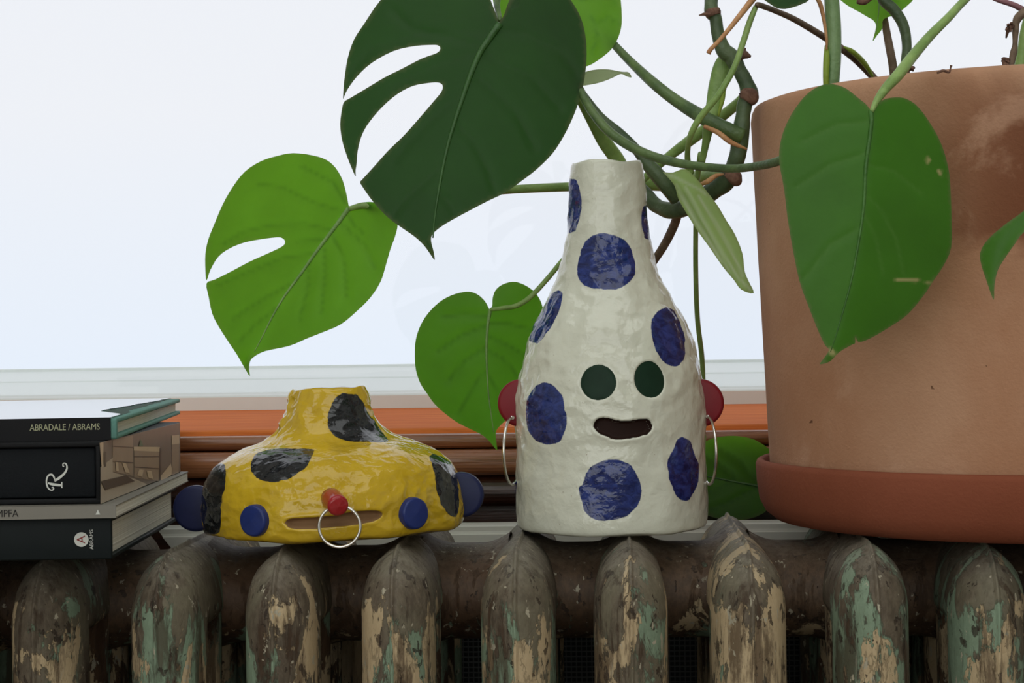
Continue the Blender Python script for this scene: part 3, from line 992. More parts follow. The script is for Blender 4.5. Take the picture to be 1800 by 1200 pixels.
M['stem_pale'] = stem_mat('pale_stem', rgb(112, 144, 92), rgb(128, 158, 106))
M['stem_brown'] = stem_mat('brown_stem', rgb(104, 84, 66), rgb(134, 112, 92), .7, 160)
M['sheath'] = stem_mat('dry_sheath', rgb(176, 122, 78), rgb(206, 156, 108), .6, 90)
M['sheath_green'] = stem_mat('yellow_green_sheath', rgb(150, 180, 60), rgb(180, 200, 90), .5, 60, .3)
M['scar'] = stem_mat('dry_brown_bits', rgb(92, 62, 50), rgb(132, 98, 80), .9, 200)

def leaf(outline, midrib, veins, mat, Y0, ax=0, ay=0, sl=0, sr=0, cup=0, step_px=8, rib=None, rib_w=6, groove=.0008, wave=.0, scars=(), label=None):
    """outline/midrib/veins in frame pixels; the blade gets a depth field (tilt, fold about the midrib, cupping, vein grooves)"""
    o = catmull([np.array(p, float) for p in list(outline) + [outline[0]]], 3)[:-1]
    pts, tris, n = fill_poly(o, step_px)
    mr = catmull([np.array(p, float) for p in midrib], 4)
    b0 = np.array(midrib[0], float)
    k = mpp(Y0)
    def depth(P, g=True):
        P = np.asarray(P, float)
        d = line_dist(P, mr)
        near = np.array([np.argmin(((np.array(mr) - p) ** 2).sum(1)) for p in P])
        tang = np.gradient(np.array(mr), axis=0)[near]
        rel = P - np.array(mr)[near]
        side = np.where(tang[:, 0] * rel[:, 1] - tang[:, 1] * rel[:, 0] > 0, -1.0, 1.0)   # -1: screen left of a downward rib
        dm = d * k
        s_ = np.where(side < 0, sl, sr)
        Y = Y0 + (P[:, 0] - b0[0]) * k * ax + (P[:, 1] - b0[1]) * k * ay + s_ * dm * (1 - np.exp(-d / 14)) + cup * dm ** 2
        if g:
            for vn in veins:
                Y = Y + groove * np.exp(-(line_dist(P, vn) / 7) ** 2) * np.clip(d / 12, 0, 1)
            if wave:
                Y = Y + wave * np.sin(P[:, 0] * .021 + P[:, 1] * .034) * np.clip(d / 60, 0, 1)
        return Y
    Y = depth(pts)
    P = np.array([at(x, y, yy) for (x, y), yy in zip(pts, Y)])
    a, b, c = P[tris[0][0]], P[tris[0][1]], P[tris[0][2]]
    if np.dot(np.cross(b - a, c - a), CAM - a) < 0:
        tris = [t[::-1] for t in tris]
    ob = part('leaf', P, tris, mat, plant)
    if label:
        ob['label'] = label
    vv = np.zeros(len(pts))
    for vn in veins:
        vv = np.maximum(vv, np.exp(-(line_dist(pts, vn) / 2.6) ** 2) * .8)
    ob.data.attributes.new('vein', 'FLOAT', 'POINT').data.foreach_set('value', vv.astype(np.float32))
    sd = poly_sdf(pts, o)
    ob.data.attributes.new('rim', 'FLOAT', 'POINT').data.foreach_set('value', np.where(sd > -1.0, 1.0, 0).astype(np.float32))
    sc = np.zeros(len(pts))
    for (q0, q1, wd) in scars:
        sc = np.maximum(sc, np.clip(1.6 - line_dist(pts, [q0, q1]) / wd, 0, 1))
    ob.data.attributes.new('scar', 'FLOAT', 'POINT').data.foreach_set('value', sc.astype(np.float32))
    if rib is not None:
        q = np.array(mr)
        yy = depth(q, False)
        R = [at(x, y, e - .0002) for (x, y), e in zip(q, yy)]
        ww = [max(.5, rib_w * (1 - .85 * i / (len(q) - 1))) / 2 * k for i in range(len(q))]
        part('midrib', *tube_vf(R, ww, 8), rib, ob)
    return ob, depth

# big old leaf with two slots
A_out = [(877, 40), (867, 12), (850, -25), (815, -52), (765, -60), (710, -38), (669, 0), (640, 42), (622, 70), (611, 103), (605, 142), (603, 172),
         (605, 170), (611, 157), (628, 134), (653, 111), (691, 90), (729, 81), (760, 79), (770, 80), (774, 85), (768, 93), (741, 103), (706, 121), (676, 136), (641, 157), (616, 172), (605, 179),
         (601, 192), (598, 218), (601, 245), (609, 272), (618, 295), (625, 310), (625, 300), (627, 287), (629, 264), (636, 238), (649, 215), (672, 188), (699, 165), (726, 151), (752, 146), (770, 145), (778, 150), (776, 161),
         (764, 176), (741, 203), (710, 238), (683, 264), (657, 293), (636, 316), (633, 320), (637, 328), (657, 356), (683, 383), (706, 400), (729, 416), (745, 431), (756, 446), (764, 457),
         (762, 441), (758, 425), (759, 414), (768, 404), (787, 391), (818, 374), (856, 354), (887, 339), (917, 318), (944, 297), (971, 270), (990, 241), (1005, 211), (1017, 180), (1026, 146),
         (1031, 107), (1030, 69), (1022, 34), (1006, 4), (985, -20), (955, -38), (925, -34), (905, -18), (893, 6), (886, 26)]
A_mid = [(878, 42), (857, 72), (844, 92), (829, 126), (814, 169), (798, 218), (785, 264), (772, 330), (764, 383), (761, 418)]
A_v = [[(845, 93), (810, 101), (772, 113), (735, 130), (690, 152)], [(814, 170), (787, 184), (752, 214), (715, 252), (690, 284)], [(868, 57), (810, 57), (733, 61), (657, 84), (620, 120)],
       [(850, 85), (800, 70), (720, 50), (690, 20)], [(848, 90), (880, 110), (935, 135), (985, 190)], [(830, 128), (870, 160), (910, 200), (940, 260)], [(800, 215), (835, 250), (860, 300), (870, 335)], [(870, 55), (920, 60), (985, 90), (1015, 130)],
       [(780, 290), (745, 320), (710, 350), (690, 378)], [(770, 340), (790, 355), (800, 375)]]
leaf(A_out, A_mid, A_v, M['leaf_dark'], .115, ax=.15, ay=-.10, sl=.22, sr=-.06, cup=1.0, step_px=7, rib=M['rib_dark'], rib_w=14, groove=.0009, label='large dark leaf with two open slots')
# mid leaf with one slot
B_out = [(613, 362), (609, 341), (602, 316), (590, 295), (574, 281), (550, 273), (515, 269), (487, 274), (459, 283), (431, 301), (410, 327), (392, 358), (377, 393), (366, 421), (361, 446), (361, 474), (363, 493),
         (370, 474), (384, 451), (403, 437), (427, 427), (455, 421), (487, 417), (497, 419), (501, 425), (496, 433), (469, 446), (438, 460), (406, 477), (378, 491), (363, 498),
         (367, 523), (373, 551), (385, 575), (403, 603), (417, 624), (429, 645), (439, 661), (438, 649), (439, 637), (445, 628), (466, 617), (508, 608), (539, 595), (567, 584), (599, 570), (627, 547), (651, 523), (669, 495), (678, 467), (686, 439), (695, 414),
         (699, 393), (692, 376), (676, 362), (655, 355), (637, 356), (622, 361)]
B_mid = [(613, 366), (600, 384), (585, 404), (557, 441), (529, 481), (501, 519), (480, 554), (459, 596), (447, 618)]
B_v = [[(605, 372), (550, 355), (497, 329), (455, 323)], [(583, 404), (536, 393), (480, 395), (425, 408), (390, 430)], [(552, 446), (497, 453), (445, 474), (382, 502)], [(585, 412), (606, 460), (609, 523)], [(543, 462), (541, 509), (527, 560)], [(613, 376), (620, 393), (637, 408)],
       [(520, 495), (470, 520), (410, 560)], [(490, 540), (455, 565), (420, 600)], [(600, 392), (640, 430), (660, 470)], [(570, 430), (572, 480), (565, 550)], [(610, 362), (585, 320), (530, 292)], [(575, 420), (520, 425)]]
leaf(B_out, B_mid, B_v, M['leaf_mid'], .21, ax=-.1, ay=.05, sl=.35, sr=-.30, cup=1.5, step_px=7, rib=M['rib'], rib_w=9, groove=.0006, label='backlit bright green leaf with one open slot')
# heart leaf behind the white vase
C_out = [(860, 543), (853, 530), (842, 519), (829, 513), (814, 513), (793, 519), (772, 531), (752, 551), (739, 572), (731, 596), (729, 623), (731, 650), (739, 674), (751, 692), (764, 710), (784, 728), (805, 743), (829, 755), (847, 764), (859, 774), (868, 785), (874, 791), (872, 773), (872, 758), (880, 747),
         (900, 728), (922, 700), (938, 665), (950, 620), (956, 575), (954, 540), (944, 518), (931, 506), (916, 498), (901, 495), (883, 500), (871, 510), (866, 524), (865, 538)]
C_mid = [(862, 543), (859, 560), (857, 575), (855, 608), (856, 650), (859, 695), (865, 740), (868, 760)]
C_v = [[(858, 555), (815, 552), (780, 556)], [(856, 572), (810, 590), (770, 617)], [(855, 610), (815, 635), (790, 668)], [(855, 615), (885, 630), (910, 660)], [(858, 568), (890, 568), (930, 578)], [(856, 650), (830, 680), (808, 725)], [(857, 590), (890, 605), (925, 625)], [(857, 660), (880, 690), (890, 720)]]
leaf(C_out, C_mid, C_v, M['leaf_heart'], .225, ax=.0, ay=.08, sl=.12, sr=.15, cup=1.0, step_px=7, rib=M['rib'], rib_w=7, groove=.0006, label='heart-shaped leaf half behind the white vase')
# leaf hanging in front of the pot
D_out = [(1530, 193), (1522, 183), (1511, 174), (1488, 156), (1466, 148), (1446, 149), (1421, 163), (1398, 190), (1380, 223), (1371, 255), (1370, 286), (1378, 331), (1384, 381), (1393, 435), (1405, 493), (1421, 538), (1439, 583), (1450, 606), (1457, 615), (1447, 631), (1441, 640), (1459, 635), (1475, 619), (1497, 606), (1503, 603), (1504, 592), (1509, 601), (1529, 595), (1565, 574), (1596, 552), (1623, 520), (1641, 493), (1659, 466), (1672, 435), (1673, 390), (1671, 336), (1668, 300), (1657, 259), (1641, 226), (1616, 190), (1594, 174), (1574, 171), (1553, 175), (1539, 186)]
D_mid = [(1531, 193), (1531, 223), (1522, 291), (1518, 363), (1509, 426), (1495, 498), (1475, 570), (1460, 618)]
D_v = [[(1519, 340), (1550, 370), (1575, 420), (1588, 480)], [(1517, 375), (1540, 420), (1552, 480)], [(1522, 290), (1570, 300), (1620, 340)], [(1530, 215), (1470, 220), (1410, 250)], [(1524, 270), (1460, 290), (1400, 330)], [(1515, 400), (1460, 430), (1415, 490)]]
leaf(D_out, D_mid, D_v, M['leaf_front'], -.045, ax=-.05, ay=.03, sl=-.04, sr=.34, cup=1.2, step_px=5.5, rib=M['rib_mid'], rib_w=9, groove=.0003,
     scars=(((1576, 491), (1612, 493), 2.6), ((1612, 493), (1638, 496), 1.4), ((1651, 300), (1653, 306), 3), ((1630, 279), (1632, 281), 2.4), ((1629, 287), (1630, 288), 2), ((1459, 616), (1466, 622), 4)), label='leaf hanging in front of the pot')
# bright leaf behind the dark one
leaf([(1000, 112), (965, 60), (955, 0), (975, -48), (1020, -68), (1065, -52), (1088, -15), (1093, 31), (1090, 57), (1080, 79), (1067, 94), (1040, 113), (1020, 118)], [(1000, -40), (1030, 10), (1055, 60), (1078, 82)],
     [[(1020, 0), (1060, -10), (1085, 5)], [(1040, 30), (1050, 60), (1040, 95)], [(1050, 40), (1070, 30), (1088, 40)]], M['leaf_bright'], .17, ax=.1, sl=.1, sr=.1, cup=1, step_px=7, label='bright leaf behind the dark slotted leaf')
leaf([(860, -60), (900, -60), (912, -20), (893, 15), (879, 36), (868, 10)], [(888, -55), (880, 30)], [], M['leaf_bright'], .155, cup=2, step_px=6)
# furled pale tip
leaf([(1018, 152), (1024, 135), (1030, 126), (1050, 122), (1070, 122), (1093, 126), (1105, 127), (1110, 136), (1101, 134), (1091, 130), (1074, 138), (1051, 146)], [(1020, 146), (1060, 136), (1100, 130)], [], M['leaf_under'], .16, ay=.6, cup=6, step_px=4, label='pale furled leaf tip')
# curled new leaf
leaf([(1165, 302), (1183, 303), (1205, 297), (1228, 318), (1247, 342), (1262, 362), (1276, 386), (1292, 412), (1305, 445), (1309, 476), (1316, 494), (1325, 515), (1303, 509), (1290, 492), (1270, 468), (1248, 436), (1225, 404), (1205, 372), (1192, 348), (1185, 325)],
     [(1185, 306), (1215, 345), (1250, 410), (1285, 470), (1310, 503)], [[(1168, 303), (1200, 318), (1225, 330), (1248, 345)], [(1205, 330), (1235, 385), (1270, 445), (1300, 490), (1318, 508)], [(1228, 345), (1258, 392), (1285, 440), (1306, 485)], [(1188, 325), (1215, 375), (1250, 430), (1280, 475)], [(1200, 345), (1228, 395), (1262, 445)]],
     M['leaf_pale'], .112, ax=.1, sl=.35, sr=.25, cup=3, step_px=4.5, groove=.001, label='narrow curled new leaf, pale green')
# leaf low between vase and pot
leaf([(1206, 835), (1215, 800), (1232, 782), (1250, 771), (1280, 766), (1310, 768), (1335, 777), (1360, 800), (1368, 850), (1352, 893), (1315, 912), (1265, 912), (1225, 895), (1208, 866)], [(1360, 858), (1300, 848), (1250, 838), (1210, 832)],
     [[(1330, 850), (1300, 810), (1260, 785)], [(1300, 848), (1270, 820), (1235, 800)], [(1330, 855), (1290, 880), (1250, 895)], [(1290, 846), (1255, 860), (1225, 875)]], M['leaf_mid'], .305, ay=-.25, sl=.1, sr=.1, cup=1, step_px=7, rib=M['rib_dark'], rib_w=5, label='low leaf behind the radiator, between vase and pot')
# leaf at the right edge, in front of the pot
leaf([(1860, 300), (1830, 340), (1800, 370), (1767, 394), (1736, 421), (1723, 444), (1725, 466), (1734, 493), (1740, 511), (1747, 527), (1748, 502), (1754, 475), (1767, 453), (1783, 430), (1800, 408), (1840, 380), (1880, 340), (1885, 305)],
     [(1870, 305), (1810, 375), (1760, 430), (1746, 510)], [], M['leaf_front'], -.075, ax=-.1, sl=.5, sr=-.5, cup=3, step_px=5, label='folded leaf at the right side of the pot')
# leaves reaching out of the top
leaf([(1335, -6), (1352, 6), (1365, 14), (1380, 16), (1397, 12), (1410, 7), (1422, 0), (1445, -28), (1430, -55), (1390, -62), (1350, -50), (1332, -28)], [(1440, -40), (1390, -15), (1340, -10)], [], M['leaf_dark'], .08, ay=-.3, cup=2, step_px=6)
leaf([(1470, -6), (1490, 10), (1510, 21), (1525, 30), (1535, 36), (1540, 47), (1534, 72), (1542, 62), (1551, 50), (1553, 34), (1575, 26), (1584, 19), (1597, 8), (1606, -6), (1600, -50), (1550, -70), (1490, -50)], [(1545, -60), (1546, 0), (1540, 60)], [[(1545, -20), (1510, 5)], [(1546, -10), (1580, 5)]], M['leaf_bright'], .22, sl=.2, sr=.2, cup=1, step_px=6, rib=M['rib'], rib_w=5, label='bright leaf above the pot rim')

def stem(rows, mat, name='petiole', seg=10, flat=None, k=6, wob=0.0, label=None):
    o = part(name, *px_tube(rows, k, seg, flat, wob), mat, plant)
    if label:
        o['label'] = label
    return o
SOIL = RTOP + .20
# climbing vine down the left of the pot and its bent end behind the vase
stem([(1548, -60, .2, 18), (1520, -150, .185, 20), (1440, -215, .165, 22), (1350, -200, .15, 24), (1285, -120, .14, 25), (1262, -50, .13, 26), (1252, -12, .125, 24), (1250, 14, .12, 25), (1253, 24, .12, 26), (1258, 33, .12, 23), (1262, 60, .12, 23), (1272, 88, .12, 28), (1286, 100, .12, 28), (1299, 122, .12, 26), (1311, 145, .12, 27), (1317, 166, .12, 33), (1310, 180, .12, 26), (1305, 210, .12, 27), (1301, 245, .12, 31), (1296, 275, .12, 28), (1287, 298, .125, 28), (1278, 316, .13, 33), (1252, 336, .14, 32), (1228, 352, .15, 30), (1206, 365, .16, 30), (1178, 370, .17, 28), (1152, 360, .18, 26), (1135, 340, .185, 24), (1110, 322, .19, 22), (1075, 318, .2, 20)],
     M['vine'], 'stem', 14, wob=.10, label='thick old vine with ringed nodes')
stem([(1252, 16, .119, 26), (1253, 22, .119, 29), (1255, 28, .119, 26)], M['scar'], 'node_scar')
stem([(1317, 160, .118, 28), (1316, 170, .117, 36), (1311, 178, .117, 28)], M['scar'], 'node_scar')
stem([(1294, 303, .118, 24), (1288, 312, .117, 37), (1282, 318, .117, 26)], M['scar'], 'node_scar')
stem([(1247, 26, .112, 8), (1238, 25, .108, 6), (1229, 27, .106, 2)], M['scar'], 'thorn')
stem([(1300, 100, .11, 14), (1308, 96, .105, 15), (1314, 98, .1, 10), (1320, 99, .1, 4)], M['scar'], 'broken_stub')
stem([(1306, 94, .11, 9), (1308, 84, .11, 7)], M['scar'], 'broken_stub')
# stalk of the bright back leaf
stem([(1060, 56, .185, 12), (1083, 82, .176, 14), (1110, 110, .165, 16), (1150, 147, .145, 20), (1190, 178, .135, 22), (1237, 207, .12, 26), (1275, 226, .115, 27), (1306, 240, .115, 26)], M['stem'], seg=12)
stem([(1238, 222, .112, 7), (1262, 233, .108, 9), (1285, 250, .106, 9), (1313, 262, .108, 3)], M['sheath'], 'dry_sheath')
# long stalk crossing in front of the pot
stem([(879, 36, .117, 8), (874, 4, .135, 11), (888, -30, .15, 12), (925, -22, .15, 12), (960, 40, .14, 12), (1000, 120, .13, 14), (1022, 162, .12, 15), (1040, 195, .11, 16), (1075, 235, .1, 17), (1130, 268, .085, 17), (1200, 288, .07, 16), (1280, 296, .05, 15), (1330, 292, .025, 15), (1372, 282, -.002, 16), (1420, 262, -.018, 14), (1470, 200, -.02, 14)], M['stem'])
# stalks fanning out behind the neck of the vase
stem([(1000, 130, .16, 12), (1020, 172, .165, 18), (1040, 208, .175, 22), (1062, 248, .185, 25), (1088, 286, .195, 26), (1105, 330, .2, 26)], M['stem_light'], flat=.5)
stem([(1025, 165, .15, 12), (1055, 205, .15, 16), (1090, 235, .15, 18), (1118, 262, .15, 18), (1142, 292, .15, 25), (1168, 322, .15, 28), (1190, 350, .155, 26)], M['vine'])
stem([(1304, 172, .14, 14), (1294, 184, .145, 18), (1262, 210, .155, 19), (1225, 238, .165, 20), (1190, 264, .175, 18), (1160, 288, .18, 15), (1128, 318, .185, 13)], M['stem_light'])
stem([(1290, 92, .13, 16), (1272, 112, .13, 30), (1262, 150, .13, 32), (1254, 185, .13, 26), (1246, 220, .13, 20), (1240, 255, .135, 13), (1234, 285, .14, 11)], M['stem_light'], 'sheath', flat=.5)
stem([(1232, 270, .142, 11), (1225, 320, .16, 10), (1223, 400, .18, 9), (1223, 480, .2, 9), (1226, 560, .22, 9), (1234, 630, .24, 9), (1237, 700, .25, 8)], M['stem_light'], 'aerial_root')
stem([(1274, 150, .128, 5), (1270, 175, .128, 8), (1262, 205, .13, 4)], M['sheath_green'], 'sheath')
# thin light stalk of the curled leaf
stem([(1329, 11, .09, 9), (1318, 38, .09, 11), (1306, 75, .09, 11), (1290, 120, .09, 11), (1262, 168, .09, 11), (1232, 205, .095, 12), (1215, 235, .1, 11), (1209, 262, .115, 10), (1209, 285, .125, 11), (1213, 304, .13, 15)], M['stem_light'])
stem([(1330, 10, .088, 9), (1335, 9, .09, 10), (1365, 20, .11, 10), (1400, 36, .13, 11), (1450, 66, .16, 12), (1490, 93, .18, 13), (1515, 115, .2, 13), (1535, 136, .21, 14), (1560, 170, .22, 14), (1570, 215, .22, 14)], M['stem_brown'])
stem([(1483, 82, .172, 3), (1500, 92, .175, 9), (1520, 112, .19, 9), (1534, 134, .2, 5)], M['sheath_green'], 'sheath')
# dry orange spike
stem([(1420, -205, .16, 12), (1380, -100, .12, 15), (1345, -30, .1, 15), (1322, 0, .09, 12), (1300, 28, .085, 10), (1270, 65, .08, 8), (1250, 86, .078, 8), (1245, 94, .078, 9)], M['sheath'], 'dry_spike', label='dry orange brown sheath spike')
# stalk of the slotted bright leaf, running behind the vase
stem([(614, 367, .2085, 9), (640, 361, .207, 12), (670, 366, .21, 13), (720, 366, .22, 13), (800, 345, .23, 14), (885, 334, .235, 15), (1005, 328, .23, 16), (1090, 326, .225, 18), (1135, 322, .215, 26), (1180, 322, .205, 26), (1225, 312, .19, 24), (1268, 304, .165, 20), (1284, 300, .15, 14)], M['stem_light'])
stem([(1230, 325, .128, 6), (1245, 318, .12, 9), (1258, 309, .12, 8), (1272, 306, .12, 3)], M['sheath'], 'dry_sheath')
# stalk of the heart leaf and the woody piece behind the neck
stem([(862, 544, .2235, 6), (885, 541, .221, 8), (908, 537, .219, 9), (932, 522, .218, 9), (962, 490, .222, 9), (996, 450, .23, 9), (1040, 410, .24, 9), (1100, 350, .235, 10)], M['stem_light'])
stem([(1100, 530, .22, 15), (1145, 465, .22, 14), (1168, 430, .21, 15), (1184, 398, .195, 16), (1192, 375, .18, 16)], M['stem_brown'])
# stalk of the leaf in front of the pot, from above
stem([(1880, 150, .16, 14), (1895, 0, .15, 14), (1880, -110, .12, 15), (1840, -140, .08, 15), (1790, -90, .045, 15), (1700, -4, .02, 14), (1668, 30, .008, 15), (1635, 63, -.002, 17), (1605, 98, -.015, 19), (1580, 130, -.028, 20), (1557, 155, -.036, 17), (1542, 176, -.042, 13), (1532, 196, -.046, 8)], M['stem_light'])
# thick pale stalk and others rising from the pot
stem([(1438, -210, .16, 16), (1455, -140, .115, 22), (1460, -60, .1, 24), (1462, 0, .1, 26), (1465, 50, .1, 27), (1465, 100, .1, 27), (1463, 150, .1, 24), (1462, 200, .105, 22), (1462, 250, .115, 20)], M['stem_pale'], seg=14)
stem([(1452, 80, .098, 5), (1453, 100, .095, 11), (1452, 130, .095, 11), (1452, 160, .097, 9)], M['sheath_green'], 'sheath')
stem([(1430, -12, .097, 6), (1442, 8, .095, 8), (1449, 40, .094, 6), (1453, 70, .094, 5), (1453, 88, .094, 3)], M['sheath'], 'dry_sheath')
stem([(1545, -50, .2, 16), (1550, -5, .2, 19), (1572, 18, .2, 20), (1588, 45, .2, 19), (1594, 80, .2, 17), (1591, 120, .2, 17), (1590, 200, .2, 16)], M['vine'], 'stem')
stem([(1540, -40, .23, 12), (1552, 20, .23, 12), (1561, 70, .23, 14), (1570, 120, .23, 15), (1578, 200, .23, 15)], M['stem_brown'], 'stem')
stem([(1506, 3, .19, 7), (1518, 3, .19, 12), (1530, -4, .19, 10), (1545, -14, .19, 8)], M['scar'], 'dry_bud')
stem([(1735, -8, .13, 6), (1755, 0, .13, 9), (1780, 8, .13, 10), (1800, 18, .13, 11), (1835, 38, .13, 12)], stem_mat('reddish_stem', rgb(130, 84, 92), rgb(156, 112, 116), .6), 'stem')
stem([(1840, -10, .12, 14), (1805, 18, .12, 14), (1788, 34, .12, 15), (1785, 55, .12, 11), (1784, 80, .12, 10), (1779, 105, .12, 12), (1774, 125, .12, 13), (1770, 190, .125, 12)], M['stem_brown'], 'stem', wob=.25)
stem([(1830, -20, .17, 17), (1806, 40, .17, 18), (1798, 90, .17, 20), (1793, 125, .17, 22), (1790, 200, .17, 20)], M['stem_light'], 'stem')
stem([(1442, -42, .082, 7), (1452, -70, .09, 9), (1456, -100, .1, 10)], M['stem_light'])
stem([(1872, 304, -.074, 9), (1890, 230, -.085, 13), (1900, 130, -.07, 14), (1896, 60, -.02, 14), (1885, 50, .05, 14), (1880, 110, .11, 14), (1880, 190, .13, 14)], M['stem_light'])
random.seed(11)
for (cx, cy, rx, ry) in ((1775, 48, 7, 15), (1767, 107, 7, 9), (1600, 121, 6, 7)):
    ch = []
    for i in range(12):
        x, y = cx + random.uniform(-rx, rx), cy + random.uniform(-ry, ry)
        ch.append(px_tube([(cx + 6, cy - 2, .118, 6), ((x + cx) / 2, (y + cy) / 2, .115, 6), (x, y + 4, .115 + random.uniform(-.004, .004), 3)], 3, 6))
    tag(part('dried_rootlets', *merge(ch), M['scar'], plant), kind='stuff')
stem([(1648, 128, -.008, 4), (1658, 124, -.006, 5), (1668, 127, -.006, 4), (1671, 119, -.006, 3), (1672, 115, -.006, 5)], M['scar'], 'dry_tendril')

# ------------------------------------------------------------------ books
def text_vf(body, size, rot=0.0, wide=1.0):
    cu = bpy.data.curves.new('t', 'FONT')
    cu.body = body
    cu.size = size
    cu.align_x, cu.align_y = 'CENTER', 'CENTER'
    cu.resolution_u = 3
    o = bpy.data.objects.new('t', cu)
    col.objects.link(o)
    bpy.context.view_layer.update()
    me = bpy.data.meshes.new_from_object(o)
    c, s = math.cos(rot), math.sin(rot)
    V = [(v.co.x * wide * c - v.co.y * s, v.co.x * wide * s + v.co.y * c) for v in me.vertices]
    Fc = [tuple(p.vertices) for p in me.polygons]
    bpy.data.objects.remove(o)
    bpy.data.meshes.remove(me)
    return V, Fc
class Frame:
    """origin at the front right bottom corner; a runs left along the spine, d runs to the back"""
    def __init__(s, front, back, z):
        o, b = at_z(front[0], front[1], z), at_z(back[0], back[1], z)
        s.o = o
        d = b - o
        s.depth = np.linalg.norm(d)
        s.d = d / s.depth
        s.a = np.array([-s.d[1], s.d[0], 0.0])
        s.z = z
    def w(s, p):
        """local (left, back, up) to world"""
        return s.o + s.a * p[0] + s.d * p[1] + np.array([0, 0, p[2]])
    def box(s, l0, l1, b0, b1, u0, u1, bev=0.0):
        v, f = box(l0, l1, b0, b1, u0, u1, bev)
        return [s.w(p) for p in v], [q[::-1] for q in f]
    def spine(s, vf, x, y, off=-.0002):
        """2-D shape on the spine plane, centred at frame pixel x, y (right = -left)"""
        d = ray(x, y)
        n = np.array([s.d[0], s.d[1], 0])
        P = s.w((0, off, 0))
        t = ((P - CAM) @ n) / (d @ n)
        c = CAM + d * t
        return [c - s.a * p[0] + np.array([0, 0, p[1]]) for p in vf[0]], vf[1]
def loc(v):
    return tuple(float(q) for q in v)
WB = .30
pm, pnt, pb, _ = new_mat('page_edges')
pv = objco(pnt, (3, 3, 1400))
pn = noi(pnt, pv, 1.0, 2, .5)
pnt.links.new(mixc(pnt, pn, rgb(196, 193, 178), rgb(234, 231, 218)), pb.inputs['Base Color'])
pb.inputs['Roughness'].default_value = .9
pnt.links.new(bump(pnt, pn, .0006), pb.inputs['Normal'])
M['pages'] = pm
M['cover_black'] = flat_mat('black_book_cloth', rgb(22, 25, 28), .7, .15, var=.15, bmp=.0002, bscale=900)
M['cover_green'] = flat_mat('green_black_cover', rgb(18, 26, 27), .55, .2, var=.15)
M['jacket_spine'] = flat_mat('black_jacket_spine', rgb(20, 20, 22), .5, .15, var=.2)
M['jacket'] = flat_mat('glossy_black_jacket', rgb(22, 22, 25), .1, .6, var=.1, coat=.6)
M['teal'] = flat_mat('teal_book_cloth', rgb(96, 142, 130), .75, .3, var=.15, bmp=.0003, bscale=900)
M['teal_dark'] = flat_mat('dark_green_board', rgb(54, 78, 66), .8, .3, var=.3)
M['grey_cover'] = flat_mat('grey_paper_cover', rgb(128, 124, 114), .55, .4, var=.06)
M['ink_white'] = flat_mat('white_print', rgb(214, 216, 208), .6, .3)
M['ink_yellow'] = flat_mat('pale_yellow_print', rgb(176, 176, 142), .6, .3)
M['ink_dark'] = flat_mat('dark_print', rgb(34, 32, 30), .6, .3)
M['ink_red'] = flat_mat('red_print', rgb(140, 40, 38), .6, .3)

# bottom book
z4 = RTOP
f4 = Frame((197, 983), (310, 916), z4)
t4 = .0222
b4 = empty('book', loc(f4.w((.15, .11, 0))), 'thick green-black hardback lying lowest in the pile', 'book')
D4 = f4.depth
part('front_board', *f4.box(0, WB, .001, D4, t4 - .0026, t4, .0008), M['cover_green'], b4)
part('back_board', *f4.box(0, WB, .001, D4, 0, .0026, .0008), M['cover_green'], b4)
part('spine', *f4.box(0, WB, 0, .0028, .0002, t4 - .0002, .0008), M['cover_green'], b4)
part('page_block', *f4.box(.0025, WB - .0025, .0026, D4 - .004, .0026, t4 - .0026), M['pages'], b4, False)
cir = ([(.0038 * math.cos(a), .0038 * math.sin(a)) for a in np.linspace(0, 2 * math.pi, 32, endpoint=False)], [tuple(range(32))])
part('logo_disc', *f4.spine(cir, 143, 948), M['ink_white'], b4, False)
part('logo_letter', *f4.spine(text_vf('A', .0062, math.pi / 2), 143, 948, -.0004), M['ink_red'], b4, False)
part('spine_lettering', *f4.spine(text_vf('ABRAMS', .0028, math.pi / 2), 161, 948), M['ink_white'], b4, False)
# grey paperback
z3 = z4 + t4 + .0002
f3 = Frame((204, 910), (331, 846), z3)
t3 = .0066
b3 = empty('book', loc(f3.w((.15, .11, 0))), 'thin grey-spined book lying second from the bottom', 'book')
D3 = f3.depth
part('cover', *merge([f3.box(0, WB, 0, D3, 0, .0006), f3.box(0, WB, 0, D3, t3 - .0006, t3), f3.box(0, WB, -.0003, .0004, 0, t3)]), M['grey_cover'], b3, False)
part('page_block', *f3.box(.0004, WB - .001, .0004, D3 - .0006, .0006, t3 - .0006), M['pages'], b3, False)
part('spine_lettering', *f3.spine(text_vf('BAMPFA', .0054, 0, .88), 2.5, 903, -.0006), M['ink_dark'], b3, False)
tri = ([(-.0012, -.0012), (.0012, -.0012), (0, .0014)], [(0, 1, 2)])
part('spine_mark', *f3.spine(tri, 172, 900, -.0006), M['ink_white'], b3, False)
# slip-cased black book with a printed photograph on the case
z2 = z3 + t3 + .0002
f2 = Frame((178, 885), (317, 829), z2)
t2 = .0325
D2 = f2.depth
b2 = empty('book', loc(f2.w((.15, .11, 0))), 'thick black slipcased book with a white script letter on its spine', 'book')
wth = .0028
M['case'] = flat_mat('black_slipcase', rgb(14, 15, 17), .6, .2, var=.1)
part('slipcase', *merge([f2.box(0, WB, 0, D2, 0, wth, .0006), f2.box(0, WB, 0, D2, t2 - wth, t2, .0006), f2.box(0, wth, 0, D2, wth * .5, t2 - wth * .5, .0006),
                         f2.box(WB - wth, WB, 0, D2, wth * .5, t2 - wth * .5, .0006), f2.box(0, WB, D2 - wth, D2, 0, t2)]), M['case'], b2)
part('spine', *f2.box(wth + .0004, WB - wth - .0004, .0022, D2 - wth - .001, wth + .0004, t2 - wth - .0004, .001), M['cover_black'], b2)
